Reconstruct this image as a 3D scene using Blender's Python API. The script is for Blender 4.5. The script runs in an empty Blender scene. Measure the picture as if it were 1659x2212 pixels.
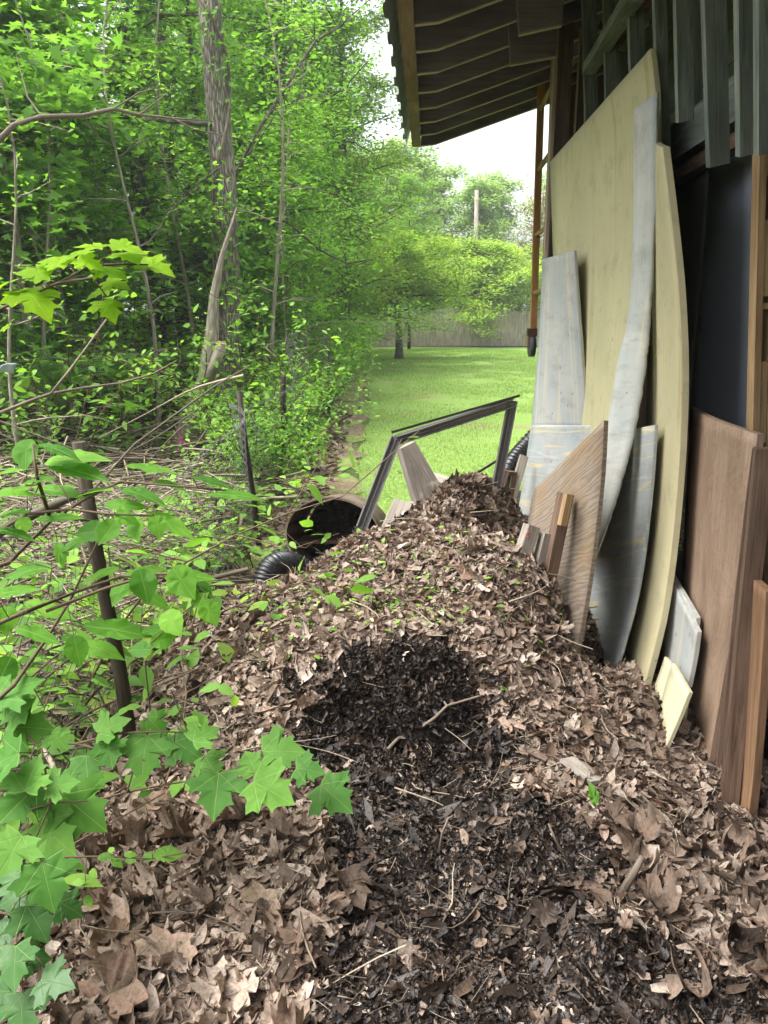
import bpy, math, random
import numpy as np
from mathutils import Vector, Matrix
R = math.radians
random.seed(7)
rng = np.random.default_rng(11)
SC = bpy.context.scene
COL = SC.collection

# ------------------------------------------------------------------ camera
PITCH = R(14.4)
FPX = 1661.0          # focal length in units of a 1659 x 2212 picture
CAMZ = 1.6
cam = bpy.data.cameras.new('camera')
cam.sensor_fit = 'VERTICAL'
cam.sensor_height = 24.0
cam.lens = 24.0 * FPX / 2212.0
cam.clip_start = 0.05
cam.clip_end = 2000
camo = bpy.data.objects.new('camera', cam)
camo.location = (0, 0, CAMZ)
camo.rotation_euler = (R(90) - PITCH, 0, 0)
COL.objects.link(camo)
SC.camera = camo

# ------------------------------------------------------------------ light
SUN_EL, SUN_AZ = 66, -100      # azimuth: degrees clockwise from +Y (the way the camera looks)
w = bpy.data.worlds.new('World')
SC.world = w
w.use_nodes = True
nt = w.node_tree
nt.nodes.clear()
sky = nt.nodes.new('ShaderNodeTexSky')
sky.sky_type = 'NISHITA'
sky.sun_disc = False
sky.sun_elevation = R(SUN_EL)
sky.sun_rotation = R(SUN_AZ)
sky.dust_density = 6.0
sky.air_density = 1.0
hs = nt.nodes.new('ShaderNodeHueSaturation')
hs.inputs['Saturation'].default_value = 0.3
bg = nt.nodes.new('ShaderNodeBackground')
bg.inputs['Strength'].default_value = 0.15
wo = nt.nodes.new('ShaderNodeOutputWorld')
nt.links.new(sky.outputs[0], hs.inputs['Color'])
nt.links.new(hs.outputs[0], bg.inputs['Color'])
nt.links.new(bg.outputs[0], wo.inputs['Surface'])
sun = bpy.data.lights.new('sun', 'SUN')
sun.energy = 1.3
sun.angle = R(40)
sun.color = (1.0, 0.965, 0.9)
suno = bpy.data.objects.new('sun', sun)
az, el = R(SUN_AZ), R(SUN_EL)
sd = Vector((math.sin(az) * math.cos(el), math.cos(az) * math.cos(el), math.sin(el)))
suno.rotation_euler = sd.to_track_quat('Z', 'Y').to_euler()
COL.objects.link(suno)
SC.view_settings.view_transform = 'Standard'
SC.view_settings.look = 'None'
SC.view_settings.gamma = 1.0
SC.view_settings.exposure = 1.82
SC.cycles.max_bounces = 7
SC.cycles.diffuse_bounces = 4
SC.cycles.glossy_bounces = 2
SC.cycles.transmission_bounces = 4
SC.cycles.transparent_max_bounces = 4
SC.cycles.use_adaptive_sampling = True
SC.cycles.adaptive_threshold = 0.02
SC.cycles.use_denoising = True
SC.cycles.sample_clamp_indirect = 6.0
SC.cycles.caustics_reflective = False
SC.cycles.caustics_refractive = False

# ------------------------------------------------------------------ helpers
CP, SP = math.cos(PITCH), math.sin(PITCH)


def P(px, py, Y):
    """point on the ray through (px, py) of the 1659 x 2212 photo at world distance Y"""
    x = (px - 829.5) / FPX
    u = (1106.0 - py) / FPX
    dy = CP + u * SP
    k = Y / dy
    return Vector((x * k, Y, CAMZ + (u * CP - SP) * k))


def PZ(px, py, z):
    x = (px - 829.5) / FPX
    u = (1106.0 - py) / FPX
    k = (z - CAMZ) / (u * CP - SP)
    return Vector((x * k, (CP + u * SP) * k, z))


def wp(v, Y):
    """x of the shed plane that lies v metres inside its eave"""
    return v + 0.20 - 0.058 * (7.1 - Y)


def tag(o, label=None, cat=None, group=None, kind=None):
    if label: o['label'] = label
    if cat: o['category'] = cat
    if group: o['group'] = group
    if kind: o['kind'] = kind
    return o


def empty(name, loc, label, cat, group=None):
    o = bpy.data.objects.new(name, None)
    o.empty_display_size = 0.1
    COL.objects.link(o)
    o.location = loc
    return tag(o, label, cat, group)


def link_mesh(name, me, mat, parent=None):
    o = bpy.data.objects.new(name, me)
    if mat is not None and len(me.materials) == 0:
        me.materials.append(mat)
    COL.objects.link(o)
    if parent is not None:
        o.parent = parent
        o.matrix_parent_inverse = Matrix.Translation(-Vector(parent.location)) if parent.parent is None else Matrix.Identity(4)
        if parent.parent is not None:
            root = parent.parent
            o.matrix_parent_inverse = Matrix.Identity(4)
    return o


class MB:
    """collects boxes, tubes and sheets (world coordinates, uv in metres) and links them as one mesh object"""
    def __init__(s):
        s.v, s.f, s.uv, s.sm = [], [], [], []

    def quad(s, idx, uvs, smooth=False):
        s.f.append(idx); s.uv.extend(uvs); s.sm.append(smooth)

    def beam(s, a, b, w, t, up=(0, 0, 1), w2=None, t2=None, cut=0.0):
        """box from a to b, w wide (across up x dir), t thick along up"""
        a, b = Vector(a), Vector(b)
        d = (b - a)
        L = d.length
        d.normalize()
        sx = d.cross(Vector(up))
        if sx.length < 1e-5: sx = d.cross(Vector((1, 0, 0)))
        sx.normalize()
        uu = sx.cross(d).normalized()
        n = len(s.v)
        w2 = w if w2 is None else w2
        t2 = t if t2 is None else t2
        off = random.random() * 7
        for (p, ww, tt, k) in ((a, w, t, 0), (b, w2, t2, 1)):
            for (i, j) in ((-1, -1), (1, -1), (1, 1), (-1, 1)):
                q = p + sx * (i * ww / 2) + uu * (j * tt / 2)
                if k and cut: q = q + d * (cut * i)
                s.v.append(q)
        F = ((0, 1, 5, 4), (1, 2, 6, 5), (2, 3, 7, 6), (3, 0, 4, 7))
        for k, q in enumerate(F):
            u0 = off + k * 0.37
            ww = w if k % 2 == 0 else t
            s.quad([n + i for i in q], [(u0, off), (u0 + ww, off), (u0 + ww, off + L), (u0, off + L)])
        s.quad([n + 3, n + 2, n + 1, n], [(off, off), (off + w, off), (off + w, off + .02), (off, off + .02)])
        s.quad([n + 4, n + 5, n + 6, n + 7], [(off, off), (off + w, off), (off + w, off + .02), (off, off + .02)])
        return s

    def tube(s, pts, rad, sides=6, cap=True):
        pts = [Vector(p) for p in pts]
        m = len(pts)
        if not hasattr(rad, '__len__'): rad = [rad] * m
        n0 = len(s.v)
        prev = None
        Ls = [0]
        for i in range(1, m): Ls.append(Ls[-1] + (pts[i] - pts[i - 1]).length)
        off = random.random() * 5
        for i in range(m):
            d = (pts[min(i + 1, m - 1)] - pts[max(i - 1, 0)])
            if d.length < 1e-7: d = Vector((0, 0, 1))
            d.normalize()
            if prev is None:
                x = d.cross(Vector((0.31, 0.95, 0.05)))
                if x.length < 1e-3: x = d.cross(Vector((1, 0, 0)))
            else:
                x = prev - d * prev.dot(d)
            x.normalize(); prev = x
            y = d.cross(x)
            for k in range(sides):
                a = 2 * math.pi * k / sides
                s.v.append(pts[i] + (x * math.cos(a) + y * math.sin(a)) * rad[i])
        for i in range(m - 1):
            for k in range(sides):
                k2 = (k + 1) % sides
                c = 2 * math.pi * max(rad[0], .002)
                u0, u1 = off + c * k / sides, off + c * (k + 1) / sides
                s.quad([n0 + i * sides + k, n0 + i * sides + k2, n0 + (i + 1) * sides + k2, n0 + (i + 1) * sides + k],
                       [(u0, off + Ls[i]), (u1, off + Ls[i]), (u1, off + Ls[i + 1]), (u0, off + Ls[i + 1])], True)
        if cap:
            s.quad([n0 + k for k in range(sides)][::-1], [(off + .01 * k, off) for k in range(sides)])
            s.quad([n0 + (m - 1) * sides + k for k in range(sides)], [(off + .01 * k, off) for k in range(sides)])
        return s

    def sheet(s, EA, EB, th, nv=24, nu=6, bow=0.0, rag=0.0, side=None, linA=False, pairs=False):
        """a thick sheet between two edge polylines EA (far) and EB (near)"""
        def res(E, n, lin=False):
            E = [Vector(e) for e in E]
            L = [0]
            for i in range(1, len(E)): L.append(L[-1] + (E[i] - E[i - 1]).length)
            out = []
            for k in range(n):
                t = L[-1] * k / (n - 1)
                i = 0
                while i < len(E) - 2 and L[i + 1] < t: i += 1
                q = (t - L[i]) / max(1e-9, L[i + 1] - L[i])
                # catmull-rom for a smooth bend
                p0, p1, p2, p3 = E[max(i - 1, 0)], E[i], E[i + 1], E[min(i + 2, len(E) - 1)]
                if len(E) > 2 and not lin:
                    out.append(0.5 * ((2 * p1) + (p2 - p0) * q + (2 * p0 - 5 * p1 + 4 * p2 - p3) * q * q + (3 * p1 - p0 - 3 * p2 + p3) * q ** 3))
                else:
                    out.append(p1.lerp(p2, q))
            return out, L[-1]
        A, LA = res(EA, nv, linA)
        B, LB = res(EB, nv)
        if pairs:
            def idx_(E):
                out = []
                for k in range(nv):
                    t = (len(E) - 1) * k / (nv - 1); i_ = min(int(t), len(E) - 2)
                    out.append(Vector(E[i_]).lerp(Vector(E[i_ + 1]), t - i_))
                return out
            A, B = idx_(EA), idx_(EB)
        W = (A[nv // 2] - B[nv // 2]).length
        nrm = (A[-1] - A[0]).cross(B[nv // 2] - A[nv // 2]).normalized()
        if side is not None and nrm.dot(Vector(side)) > 0: nrm = -nrm
        # nrm points away from the visible face
        G = [[None] * (nu + 1) for _ in range(nv)]
        H = [[None] * (nu + 1) for _ in range(nv)]
        for i in range(nv):
            for j in range(nu + 1):
                q = j / nu
                p = A[i].lerp(B[i], q) + nrm * (bow * math.sin(math.pi * q))
                if rag and j == nu:
                    p = p + (B[i] - A[i]).normalized() * random.uniform(-rag, rag)
                G[i][j] = len(s.v); s.v.append(p)
                H[i][j] = len(s.v); s.v.append(p + nrm * th)
        def uvp(i, j): return (W * j / nu, LB * (1 - i / (nv - 1)))
        for i in range(nv - 1):
            for j in range(nu):
                uv = [uvp(i, j), uvp(i, j + 1), uvp(i + 1, j + 1), uvp(i + 1, j)]
                s.quad([G[i][j], G[i][j + 1], G[i + 1][j + 1], G[i + 1][j]], uv, True)
                s.quad([H[i][j], H[i + 1][j], H[i + 1][j + 1], H[i][j + 1]], [uv[0], uv[3], uv[2], uv[1]], True)
        for i in range(nv - 1):
            v0, v1 = LB * (1 - i / (nv - 1)), LB * (1 - (i + 1) / (nv - 1))
            s.quad([G[i][0], G[i + 1][0], H[i + 1][0], H[i][0]], [(5, v0), (5, v1), (5 + th, v1), (5 + th, v0)])
            s.quad([G[i][nu], H[i][nu], H[i + 1][nu], G[i + 1][nu]], [(6, v0), (6 + th, v0), (6 + th, v1), (6, v1)])
        for j in range(nu):
            u0, u1 = W * j / nu, W * (j + 1) / nu
            s.quad([G[0][j], H[0][j], H[0][j + 1], G[0][j + 1]], [(u0, 7), (u0, 7 + th), (u1, 7 + th), (u1, 7)])
            s.quad([G[-1][j], G[-1][j + 1], H[-1][j + 1], H[-1][j]], [(u0, 7), (u1, 7), (u1, 7 + th), (u0, 7 + th)])
        return s

    def build(s, name, mat, parent=None, root=None):
        base = Vector((0, 0, 0))
        if root is not None: base = Vector(root.location)
        elif parent is not None: base = Vector(parent.location)
        if parent is None and root is None:
            vs = np.array([tuple(v) for v in s.v])
            base = Vector(((vs[:, 0].min() + vs[:, 0].max()) / 2, (vs[:, 1].min() + vs[:, 1].max()) / 2, vs[:, 2].min()))
        me = bpy.data.meshes.new(name)
        me.from_pydata([tuple(Vector(v) - base) for v in s.v], [], s.f)
        uvl = me.uv_layers.new(name='UVMap')
        uvl.data.foreach_set('uv', np.array(s.uv, dtype=np.float32).ravel())
        me.polygons.foreach_set('use_smooth', np.array(s.sm, dtype=bool))
        me.materials.append(mat)
        me.update()
        o = bpy.data.objects.new(name, me)
        COL.objects.link(o)
        if parent is not None:
            o.parent = parent
        else:
            o.location = base
        return o


def np_mesh(name, V, F, mat, tone=None, uv=None, smooth=False, base=None):
    """mesh from arrays; F (n, k) of equal-sided faces; tone per vertex"""
    V = np.asarray(V, dtype=np.float32)
    F = np.asarray(F, dtype=np.int32)
    me = bpy.data.meshes.new(name)
    me.vertices.add(len(V)); me.vertices.foreach_set('co', V.ravel())
    k = F.shape[1]
    me.loops.add(F.size); me.loops.foreach_set('vertex_index', F.ravel())
    me.polygons.add(len(F))
    me.polygons.foreach_set('loop_start', np.arange(0, F.size, k, dtype=np.int32))
    me.polygons.foreach_set('loop_total', np.full(len(F), k, dtype=np.int32))
    if smooth: me.polygons.foreach_set('use_smooth', np.ones(len(F), dtype=bool))
    if tone is not None:
        a = me.attributes.new('tone', 'FLOAT', 'POINT')
        a.data.foreach_set('value', np.asarray(tone, dtype=np.float32))
    if uv is not None:
        l = me.uv_layers.new(name='UVMap')
        l.data.foreach_set('uv', np.asarray(uv, dtype=np.float32)[F.ravel()].ravel())
    me.update(calc_edges=True)
    me.materials.append(mat)
    return me


def rotmats(yaw, tilt, tdir, roll=None):
    """leaf frames: spin by yaw in its plane, then tilt the plane by tilt towards compass direction tdir"""
    n = len(yaw)
    c, s_ = np.cos(yaw), np.sin(yaw)
    Rz = np.zeros((n, 3, 3)); Rz[:, 0, 0] = c; Rz[:, 0, 1] = -s_; Rz[:, 1, 0] = s_; Rz[:, 1, 1] = c; Rz[:, 2, 2] = 1
    kx, ky = -np.sin(tdir), np.cos(tdir)
    ct, st = np.cos(tilt), np.sin(tilt)
    Rt = np.zeros((n, 3, 3))
    Rt[:, 0, 0] = ct + kx * kx * (1 - ct); Rt[:, 0, 1] = kx * ky * (1 - ct); Rt[:, 0, 2] = ky * st
    Rt[:, 1, 0] = kx * ky * (1 - ct); Rt[:, 1, 1] = ct + ky * ky * (1 - ct); Rt[:, 1, 2] = -kx * st
    Rt[:, 2, 0] = -ky * st; Rt[:, 2, 1] = kx * st; Rt[:, 2, 2] = ct
    return Rt @ Rz


def scatter(shapes, pos, rot, scale, tone, pick=None):
    """copies of small shapes [(V, tris, uv)] at pos; returns arrays"""
    n = len(pos)
    pick = rng.integers(0, len(shapes), n) if pick is None else pick
    Vs, Fs, Ts, Us = [], [], [], []
    off = 0
    for k, (V, F, UV) in enumerate(shapes):
        m = np.where(pick == k)[0]
        if len(m) == 0: continue
        sc = scale[m]
        if sc.ndim == 1: sc = sc[:, None]
        X = np.einsum('nij,vj->nvi', rot[m], V) * sc[:, None, :] + pos[m][:, None, :]
        nv = len(V)
        Fk = F[None, :, :] + (np.arange(len(m)) * nv)[:, None, None] + off
        Vs.append(X.reshape(-1, 3)); Fs.append(Fk.reshape(-1, F.shape[1]))
        Ts.append(np.repeat(tone[m], nv)); Us.append(np.tile(UV, (len(m), 1)))
        off += len(m) * nv
    return np.concatenate(Vs), np.concatenate(Fs), np.concatenate(Ts), np.concatenate(Us)


def add_arrays(name, arrs, mat, parent=None, label=None, cat=None, kind=None, group=None, loc=None, smooth=False):
    V, F, T, U = arrs
    base = np.array(loc if loc is not None else (0, 0, 0), dtype=np.float32)
    me = np_mesh(name, V - base, F, mat, T, U, smooth)
    o = bpy.data.objects.new(name, me)
    COL.objects.link(o)
    if parent is not None: o.parent = parent
    else: o.location = tuple(base)
    return tag(o, label, cat, group, kind)


# ------------------------------------------------------------------ materials
MATS = {}


class NB:
    def __init__(s, name):
        s.m = bpy.data.materials.new(name)
        s.m.use_nodes = True
        s.t = s.m.node_tree
        s.t.nodes.clear()
        s.out = s.t.nodes.new('ShaderNodeOutputMaterial')
        s.b = s.t.nodes.new('ShaderNodeBsdfPrincipled')
        s.t.links.new(s.b.outputs[0], s.out.inputs[0])
        MATS[name] = s.m

    def n(s, kind, **kw):
        x = s.t.nodes.new('ShaderNode' + kind)
        for k, v in kw.items(): setattr(x, k, v)
        return x

    def l(s, a, b): s.t.links.new(a, b)

    def coord(s, which='UV', scale=(1, 1, 1), rot=(0, 0, 0)):
        tc = s.n('TexCoord'); mp = s.n('Mapping')
        mp.inputs['Scale'].default_value = scale
        mp.inputs['Rotation'].default_value = rot
        s.l(tc.outputs[which], mp.inputs[0])
        return mp.outputs[0]

    def noise(s, vec, scale, detail=4, rough=.55, dist=0):
        x = s.n('TexNoise'); x.inputs['Scale'].default_value = scale
        x.inputs['Detail'].default_value = detail; x.inputs['Roughness'].default_value = rough
        x.inputs['Distortion'].default_value = dist
        if vec is not None: s.l(vec, x.inputs['Vector'])
        return x.outputs['Fac']

    def ramp(s, fac, stops, interp='LINEAR'):
        x = s.n('ValToRGB'); x.color_ramp.interpolation = interp
        e = x.color_ramp.elements
        while len(e) < len(stops): e.new(0.5)
        for i, (p, c) in enumerate(stops):
            e[i].position = p; e[i].color = (c[0], c[1], c[2], 1)
        s.l(fac, x.inputs[0])
        return x.outputs[0]

    def mix(s, fac, a, b, mode='MIX'):
        x = s.n('Mix', data_type='RGBA', blend_type=mode)
        for sock, v in ((x.inputs[0], fac), (x.inputs[6], a), (x.inputs[7], b)):
            if isinstance(v, (int, float)): sock.default_value = v
            elif isinstance(v, tuple): sock.default_value = (v[0], v[1], v[2], 1)
            else: s.l(v, sock)
        return x.outputs[2]

    def math(s, op, a, b=None, clamp=False):
        x = s.n('Math', operation=op); x.use_clamp = clamp
        for sock, v in ((x.inputs[0], a), (x.inputs[1], b)):
            if v is None: continue
            if isinstance(v, (int, float)): sock.default_value = v
            else: s.l(v, sock)
        return x.outputs[0]

    def bump(s, h, strength=.3, dist=.01):
        x = s.n('Bump'); x.inputs['Strength'].default_value = strength
        x.inputs['Distance'].default_value = dist
        s.l(h, x.inputs['Height']); s.l(x.outputs[0], s.b.inputs['Normal'])

    def base(s, c, rough=.7, spec=.3, metal=0):
        if isinstance(c, tuple): s.b.inputs['Base Color'].default_value = (c[0], c[1], c[2], 1)
        else: s.l(c, s.b.inputs['Base Color'])
        if isinstance(rough, (int, float)): s.b.inputs['Roughness'].default_value = rough
        else: s.l(rough, s.b.inputs['Roughness'])
        s.b.inputs['Specular IOR Level'].default_value = spec
        s.b.inputs['Metallic'].default_value = metal
        return s.m

    def translucent(s, color, fac):
        t = s.n('BsdfTranslucent')
        if isinstance(color, tuple): t.inputs[0].default_value = (*color, 1)
        else: s.l(color, t.inputs[0])
        mx = s.n('MixShader'); mx.inputs[0].default_value = fac
        s.l(s.b.outputs[0], mx.inputs[1]); s.l(t.outputs[0], mx.inputs[2])
        s.l(mx.outputs[0], s.out.inputs[0])


def wood(name, dark, light, su=30, sv=2, rough=.8, dist=1.2, bump=.4, spots=None, patch=None):
    """grain runs along the second uv axis"""
    m = NB(name)
    c = m.coord('UV', (su, sv, 1))
    n1 = m.noise(c, 1.0, 6, .65, dist)
    n2 = m.noise(m.coord('UV', (su * 4, sv * 2, 1)), 1.0, 3)
    n3 = m.noise(m.coord('UV', (3, 1.5, 1)), 1.0, 3)
    f = m.math('ADD', m.math('MULTIPLY', n1, .65), m.math('MULTIPLY', n2, .35))
    col = m.ramp(f, [(.36, dark), (.64, light)])
    col = m.mix(m.math('MULTIPLY', m.ramp(n3, [(.4, (0, 0, 0)), (.65, (1, 1, 1))]), .55), col,
                patch if patch else tuple(x * .62 for x in dark))
    if spots:
        sp = m.noise(m.coord('UV', (9, 5, 1)), 1.0, 2)
        col = m.mix(m.ramp(sp, [(.64, (0, 0, 0)), (.69, (1, 1, 1))]), col, spots)
    m.base(col, rough, .2)
    m.bump(f, bump, .004)
    return m.m


def bark(name, dark, light, su=22, sv=5, depth=.02):
    m = NB(name)
    v = m.n('TexVoronoi', feature='DISTANCE_TO_EDGE')
    c = m.coord('UV', (su, sv, 1))
    d = m.n('MixRGB'); d.blend_type = 'ADD'; d.inputs[0].default_value = .5
    m.l(c, d.inputs[1])
    nz = m.n('TexNoise'); nz.inputs['Scale'].default_value = 1.6; nz.inputs['Detail'].default_value = 4
    m.l(c, nz.inputs['Vector']); m.l(nz.outputs['Color'], d.inputs[2])
    m.l(d.outputs[0], v.inputs['Vector']); v.inputs['Scale'].default_value = 1
    e = m.ramp(v.outputs['Distance'], [(0, (0, 0, 0)), (.25, (1, 1, 1))])
    col = m.mix(e, dark, light)
    n3 = m.noise(m.coord('UV', (8, 3, 1)), 1, 4)
    col = m.mix(m.ramp(n3, [(.45, (0, 0, 0)), (.75, (.6, .6, .6))]), col, (.13, .15, .10))
    m.base(col, .9, .15)
    m.bump(e, .7, depth)
    return m.m


def leafmat(name, stops, trans=.35, tcol=None, rough=.5, spec=.35, vein=False, crinkle=False, vtint=(.5, .6, .25)):
    m = NB(name)
    a = m.n('Attribute'); a.attribute_name = 'tone'
    col = m.ramp(a.outputs['Fac'], stops)
    nz = m.noise(m.coord('Object', (1, 1, 1)), 30, 2)
    col = m.mix(m.math('MULTIPLY', nz, .35), col, m.mix(1.0, col, (.55, .6, .5), 'MULTIPLY'))
    if crinkle:
        cr = m.noise(m.coord('Object', (1, 1, 1)), 110, 3, .7)
        col = m.mix(m.ramp(cr, [(.40, (.6, .6, .6)), (.55, (0, 0, 0))]), col, m.mix(1.0, col, (.45, .42, .40), 'MULTIPLY'))
        hue = m.noise(m.coord('Object', (1, 1, 1)), 14, 2)
        col = m.mix(m.ramp(hue, [(.5, (0, 0, 0)), (.75, (.6, .6, .6))]), col, m.mix(1.0, col, (1.08, .88, .76), 'MULTIPLY'))
        m.bump(cr, .5, .004)
    if vein:
        big_ = m.noise(m.coord('Object', (1, 1, 1)), 16, 3, .6)
        col = m.mix(m.ramp(big_, [(.4, (.7, .7, .7)), (.62, (0, 0, 0))]), col, m.mix(1.0, col, (.62, .72, .55), 'MULTIPLY'))
        sp_ = m.noise(m.coord('Object', (1, 1, 1)), 95, 1, .5)
        col = m.mix(m.ramp(sp_, [(.76, (0, 0, 0)), (.80, (.8, .8, .8))]), col, (.16, .12, .04))
        tc = m.n('TexCoord'); sx = m.n('SeparateXYZ'); m.l(tc.outputs['UV'], sx.inputs[0])
        ax = m.math('ABSOLUTE', sx.outputs[0])
        th = m.math('ARCTAN2', ax, m.math('ADD', sx.outputs[1], .0001))
        r = m.math('SQRT', m.math('ADD', m.math('MULTIPLY', ax, ax), m.math('MULTIPLY', sx.outputs[1], sx.outputs[1])))
        tot = None
        for ang in vein:
            dd = m.math('MULTIPLY', m.math('ABSOLUTE', m.math('SUBTRACT', th, ang)), r)
            k = m.math('SUBTRACT', 1.0, m.math('DIVIDE', dd, .016), True)
            tot = k if tot is None else m.math('MAXIMUM', tot, k)
        col = m.mix(m.math('MULTIPLY', tot, .55), col, m.mix(.5, col, vtint))
        m.bump(m.math('MULTIPLY', tot, -1.0), .4, .003)
    m.base(col, rough, spec)
    if trans:
        t = m.mix(1.0, col, tcol if tcol else (1.6, 1.6, .8), 'MULTIPLY')
        m.translucent(t, trans)
    return m.m


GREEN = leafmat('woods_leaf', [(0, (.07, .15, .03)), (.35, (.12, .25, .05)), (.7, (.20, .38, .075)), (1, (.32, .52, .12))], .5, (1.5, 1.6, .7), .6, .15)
GREEN_FAR = leafmat('hazy_far_leaf', [(0, (.13, .23, .07)), (.5, (.24, .38, .13)), (1, (.38, .52, .22))], .5, (1.4, 1.4, .8), .7, .1)  # distance haze put into the paler leaf colour
GREEN_SHRUB = leafmat('shrub_leaf', [(0, (.08, .19, .03)), (.5, (.18, .36, .06)), (1, (.32, .53, .10))], .48, (1.4, 1.5, .6), .55, .2)
YELLOWGREEN = leafmat('spring_leaf', [(0, (.14, .24, .04)), (.5, (.28, .42, .08)), (1, (.46, .56, .14))], .48, (1.3, 1.4, .6), .6, .15)
MAPLE_LEAF = leafmat('maple_leaf', [(0, (.06, .165, .03)), (.5, (.095, .24, .042)), (1, (.16, .33, .06))], .3, (1.5, 1.8, .6), .6, .18, vein=(0, .85, 1.75))
MAPLE_LIME = leafmat('lime_maple_leaf', [(0, (.22, .42, .015)), (1, (.36, .58, .03))], .6, (1.3, 1.3, .3), .6, .12, vein=(0, .85, 1.75))
ELM_LEAF = leafmat('toothed_leaf', [(0, (.06, .18, .025)), (.5, (.12, .30, .035)), (1, (.20, .42, .05))], .5, (1.5, 1.7, .4), .55, .18, vein=(0,))
DRY = leafmat('dry_leaf', [(0, (.035, .024, .018)), (.18, (.085, .06, .045)), (.42, (.18, .13, .10)), (.62, (.275, .208, .165)), (.85, (.365, .288, .238)), (1, (.50, .42, .36))], .10, (1.2, .9, .6), .7, .2, crinkle=True)
DARKLEAF = leafmat('compost_bit', [(0, (.008, .0055, .004)), (.5, (.028, .0195, .0155)), (.85, (.058, .042, .034)), (1, (.13, .095, .073))], 0, None, .45, .34, crinkle=True)
GRASSM = leafmat('grass_blade', [(0, (.13, .23, .05)), (.5, (.23, .36, .085)), (1, (.38, .48, .15))], .35, (1.3, 1.4, .6), .7, .12)
TWIG = leafmat('dead_twig', [(0, (.06, .045, .03)), (.5, (.19, .15, .11)), (1, (.40, .34, .26))], 0, None, .85, .2)


def simple(name, c, rough=.6, spec=.4, metal=0, nscale=20, var=.25, coord='Object'):
    m = NB(name)
    n = m.noise(m.coord(coord), nscale, 5)
    col = m.mix(n, tuple(x * (1 - var) for x in c), tuple(min(1, x * (1 + var)) for x in c))
    m.base(col, rough, spec, metal)
    m.bump(n, .15, .003)
    return m.m


def foam_board(name, c, grey=False):
    m = NB(name)
    v = m.noise(m.coord('UV', (60, 2.5, 1)), 1, 3)
    n = m.noise(m.coord('UV', (2.2, 1.4, 1)), 1, 3)
    col = m.mix(m.ramp(v, [(.3, (0, 0, 0)), (.7, (1, 1, 1))]), tuple(x * .90 for x in c), c)
    col = m.mix(m.ramp(n, [(.35, (0, 0, 0)), (.7, (.7, .7, .7))]), col, tuple(x * .78 for x in c))
    st = m.noise(m.coord('UV', (14, .25, 1)), 1, 0)          # long faint glue lines
    col = m.mix(m.ramp(st, [(.61, (0, 0, 0)), (.625, (.5, .5, .5)), (.64, (0, 0, 0))]), col, (c[0] * .62, c[1] * .52, c[2] * .36))
    dirt = m.noise(m.coord('UV', (6, 7, 1)), 1, 6, .7)
    col = m.mix(m.ramp(dirt, [(.52, (0, 0, 0)), (.8, (.6, .6, .6))]), col, (.22, .19, .12))
    sp = m.noise(m.coord('UV', (40, 26, 1)), 1, 1)
    col = m.mix(m.ramp(sp, [(.74, (0, 0, 0)), (.78, (.8, .8, .8))]), col, (c[0] * .35, c[1] * .32, c[2] * .3))
    m.base(col, .75, .25)
    m.bump(v, .15, .001)
    return m.m


def grey_board(name, base, stripe, axis='v', freq=9):
    """grey facing over yellow core; thin places show as yellow or white lines"""
    m = NB(name)
    sc = (freq, .5, 1) if axis == 'v' else (.8, freq, 1)
    s_ = m.noise(m.coord('UV', sc), 1, 2, .5, .3)
    f = m.noise(m.coord('UV', (90, 4, 1) if axis == 'v' else (5, 70, 1)), 1, 3)
    b = m.noise(m.coord('UV', (4, 3, 1)), 1, 4)
    col = m.mix(f, tuple(x * .82 for x in base), tuple(x * 1.1 for x in base))
    col = m.mix(m.ramp(b, [(.35, (0, 0, 0)), (.7, (.8, .8, .8))]), col, (base[0] * .66, base[1] * .78, base[2] * .85))
    col = m.mix(m.ramp(s_, [(.56, (0, 0, 0)), (.59, (.9, .9, .9)), (.63, (0, 0, 0))]), col, stripe)
    dirt = m.noise(m.coord('UV', (5, 9, 1)), 1, 6, .7)
    col = m.mix(m.ramp(dirt, [(.5, (0, 0, 0)), (.78, (.7, .7, .7))]), col, (.20, .18, .15))
    col = m.mix(m.ramp(s_, [(.34, (0, 0, 0)), (.36, (.35, .35, .35)), (.38, (0, 0, 0))]), col, (.60, .63, .61))
    sp = m.noise(m.coord('UV', (34, 30, 1)), 1, 1)
    col = m.mix(m.ramp(sp, [(.73, (0, 0, 0)), (.77, (.8, .8, .8))]), col, (.12, .11, .10))
    m.base(col, .8, .2)
    m.bump(f, .2, .001)
    return m.m


def grainy_ply(name, dark, light, warm):
    m = NB(name)
    c = m.coord('UV', (1.3, 5.5, 1), (0, 0, R(-24)))
    wv = m.n('TexWave', wave_type='BANDS', bands_direction='Y'); wv.inputs['Scale'].default_value = 2.6
    wv.inputs['Distortion'].default_value = 14; wv.inputs['Detail'].default_value = 5; wv.inputs['Detail Scale'].default_value = 1.1
    m.l(c, wv.inputs['Vector'])
    n = m.noise(m.coord('UV', (3, 3, 1)), 1, 4)
    f = m.noise(m.coord('UV', (10, 90, 1), (0, 0, R(-24))), 1, 3)
    k = m.math('ADD', m.math('MULTIPLY', wv.outputs['Fac'], .4), m.math('MULTIPLY', f, .6))
    col = m.ramp(k, [(.2, dark), (.7, light)])
    col = m.mix(m.ramp(n, [(.45, (0, 0, 0)), (.65, (.75, .75, .75))]), col, m.mix(k, tuple(x * .7 for x in warm), warm))
    m.base(col, .85, .2)
    m.bump(k, .4, .003)
    return m.m


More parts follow.
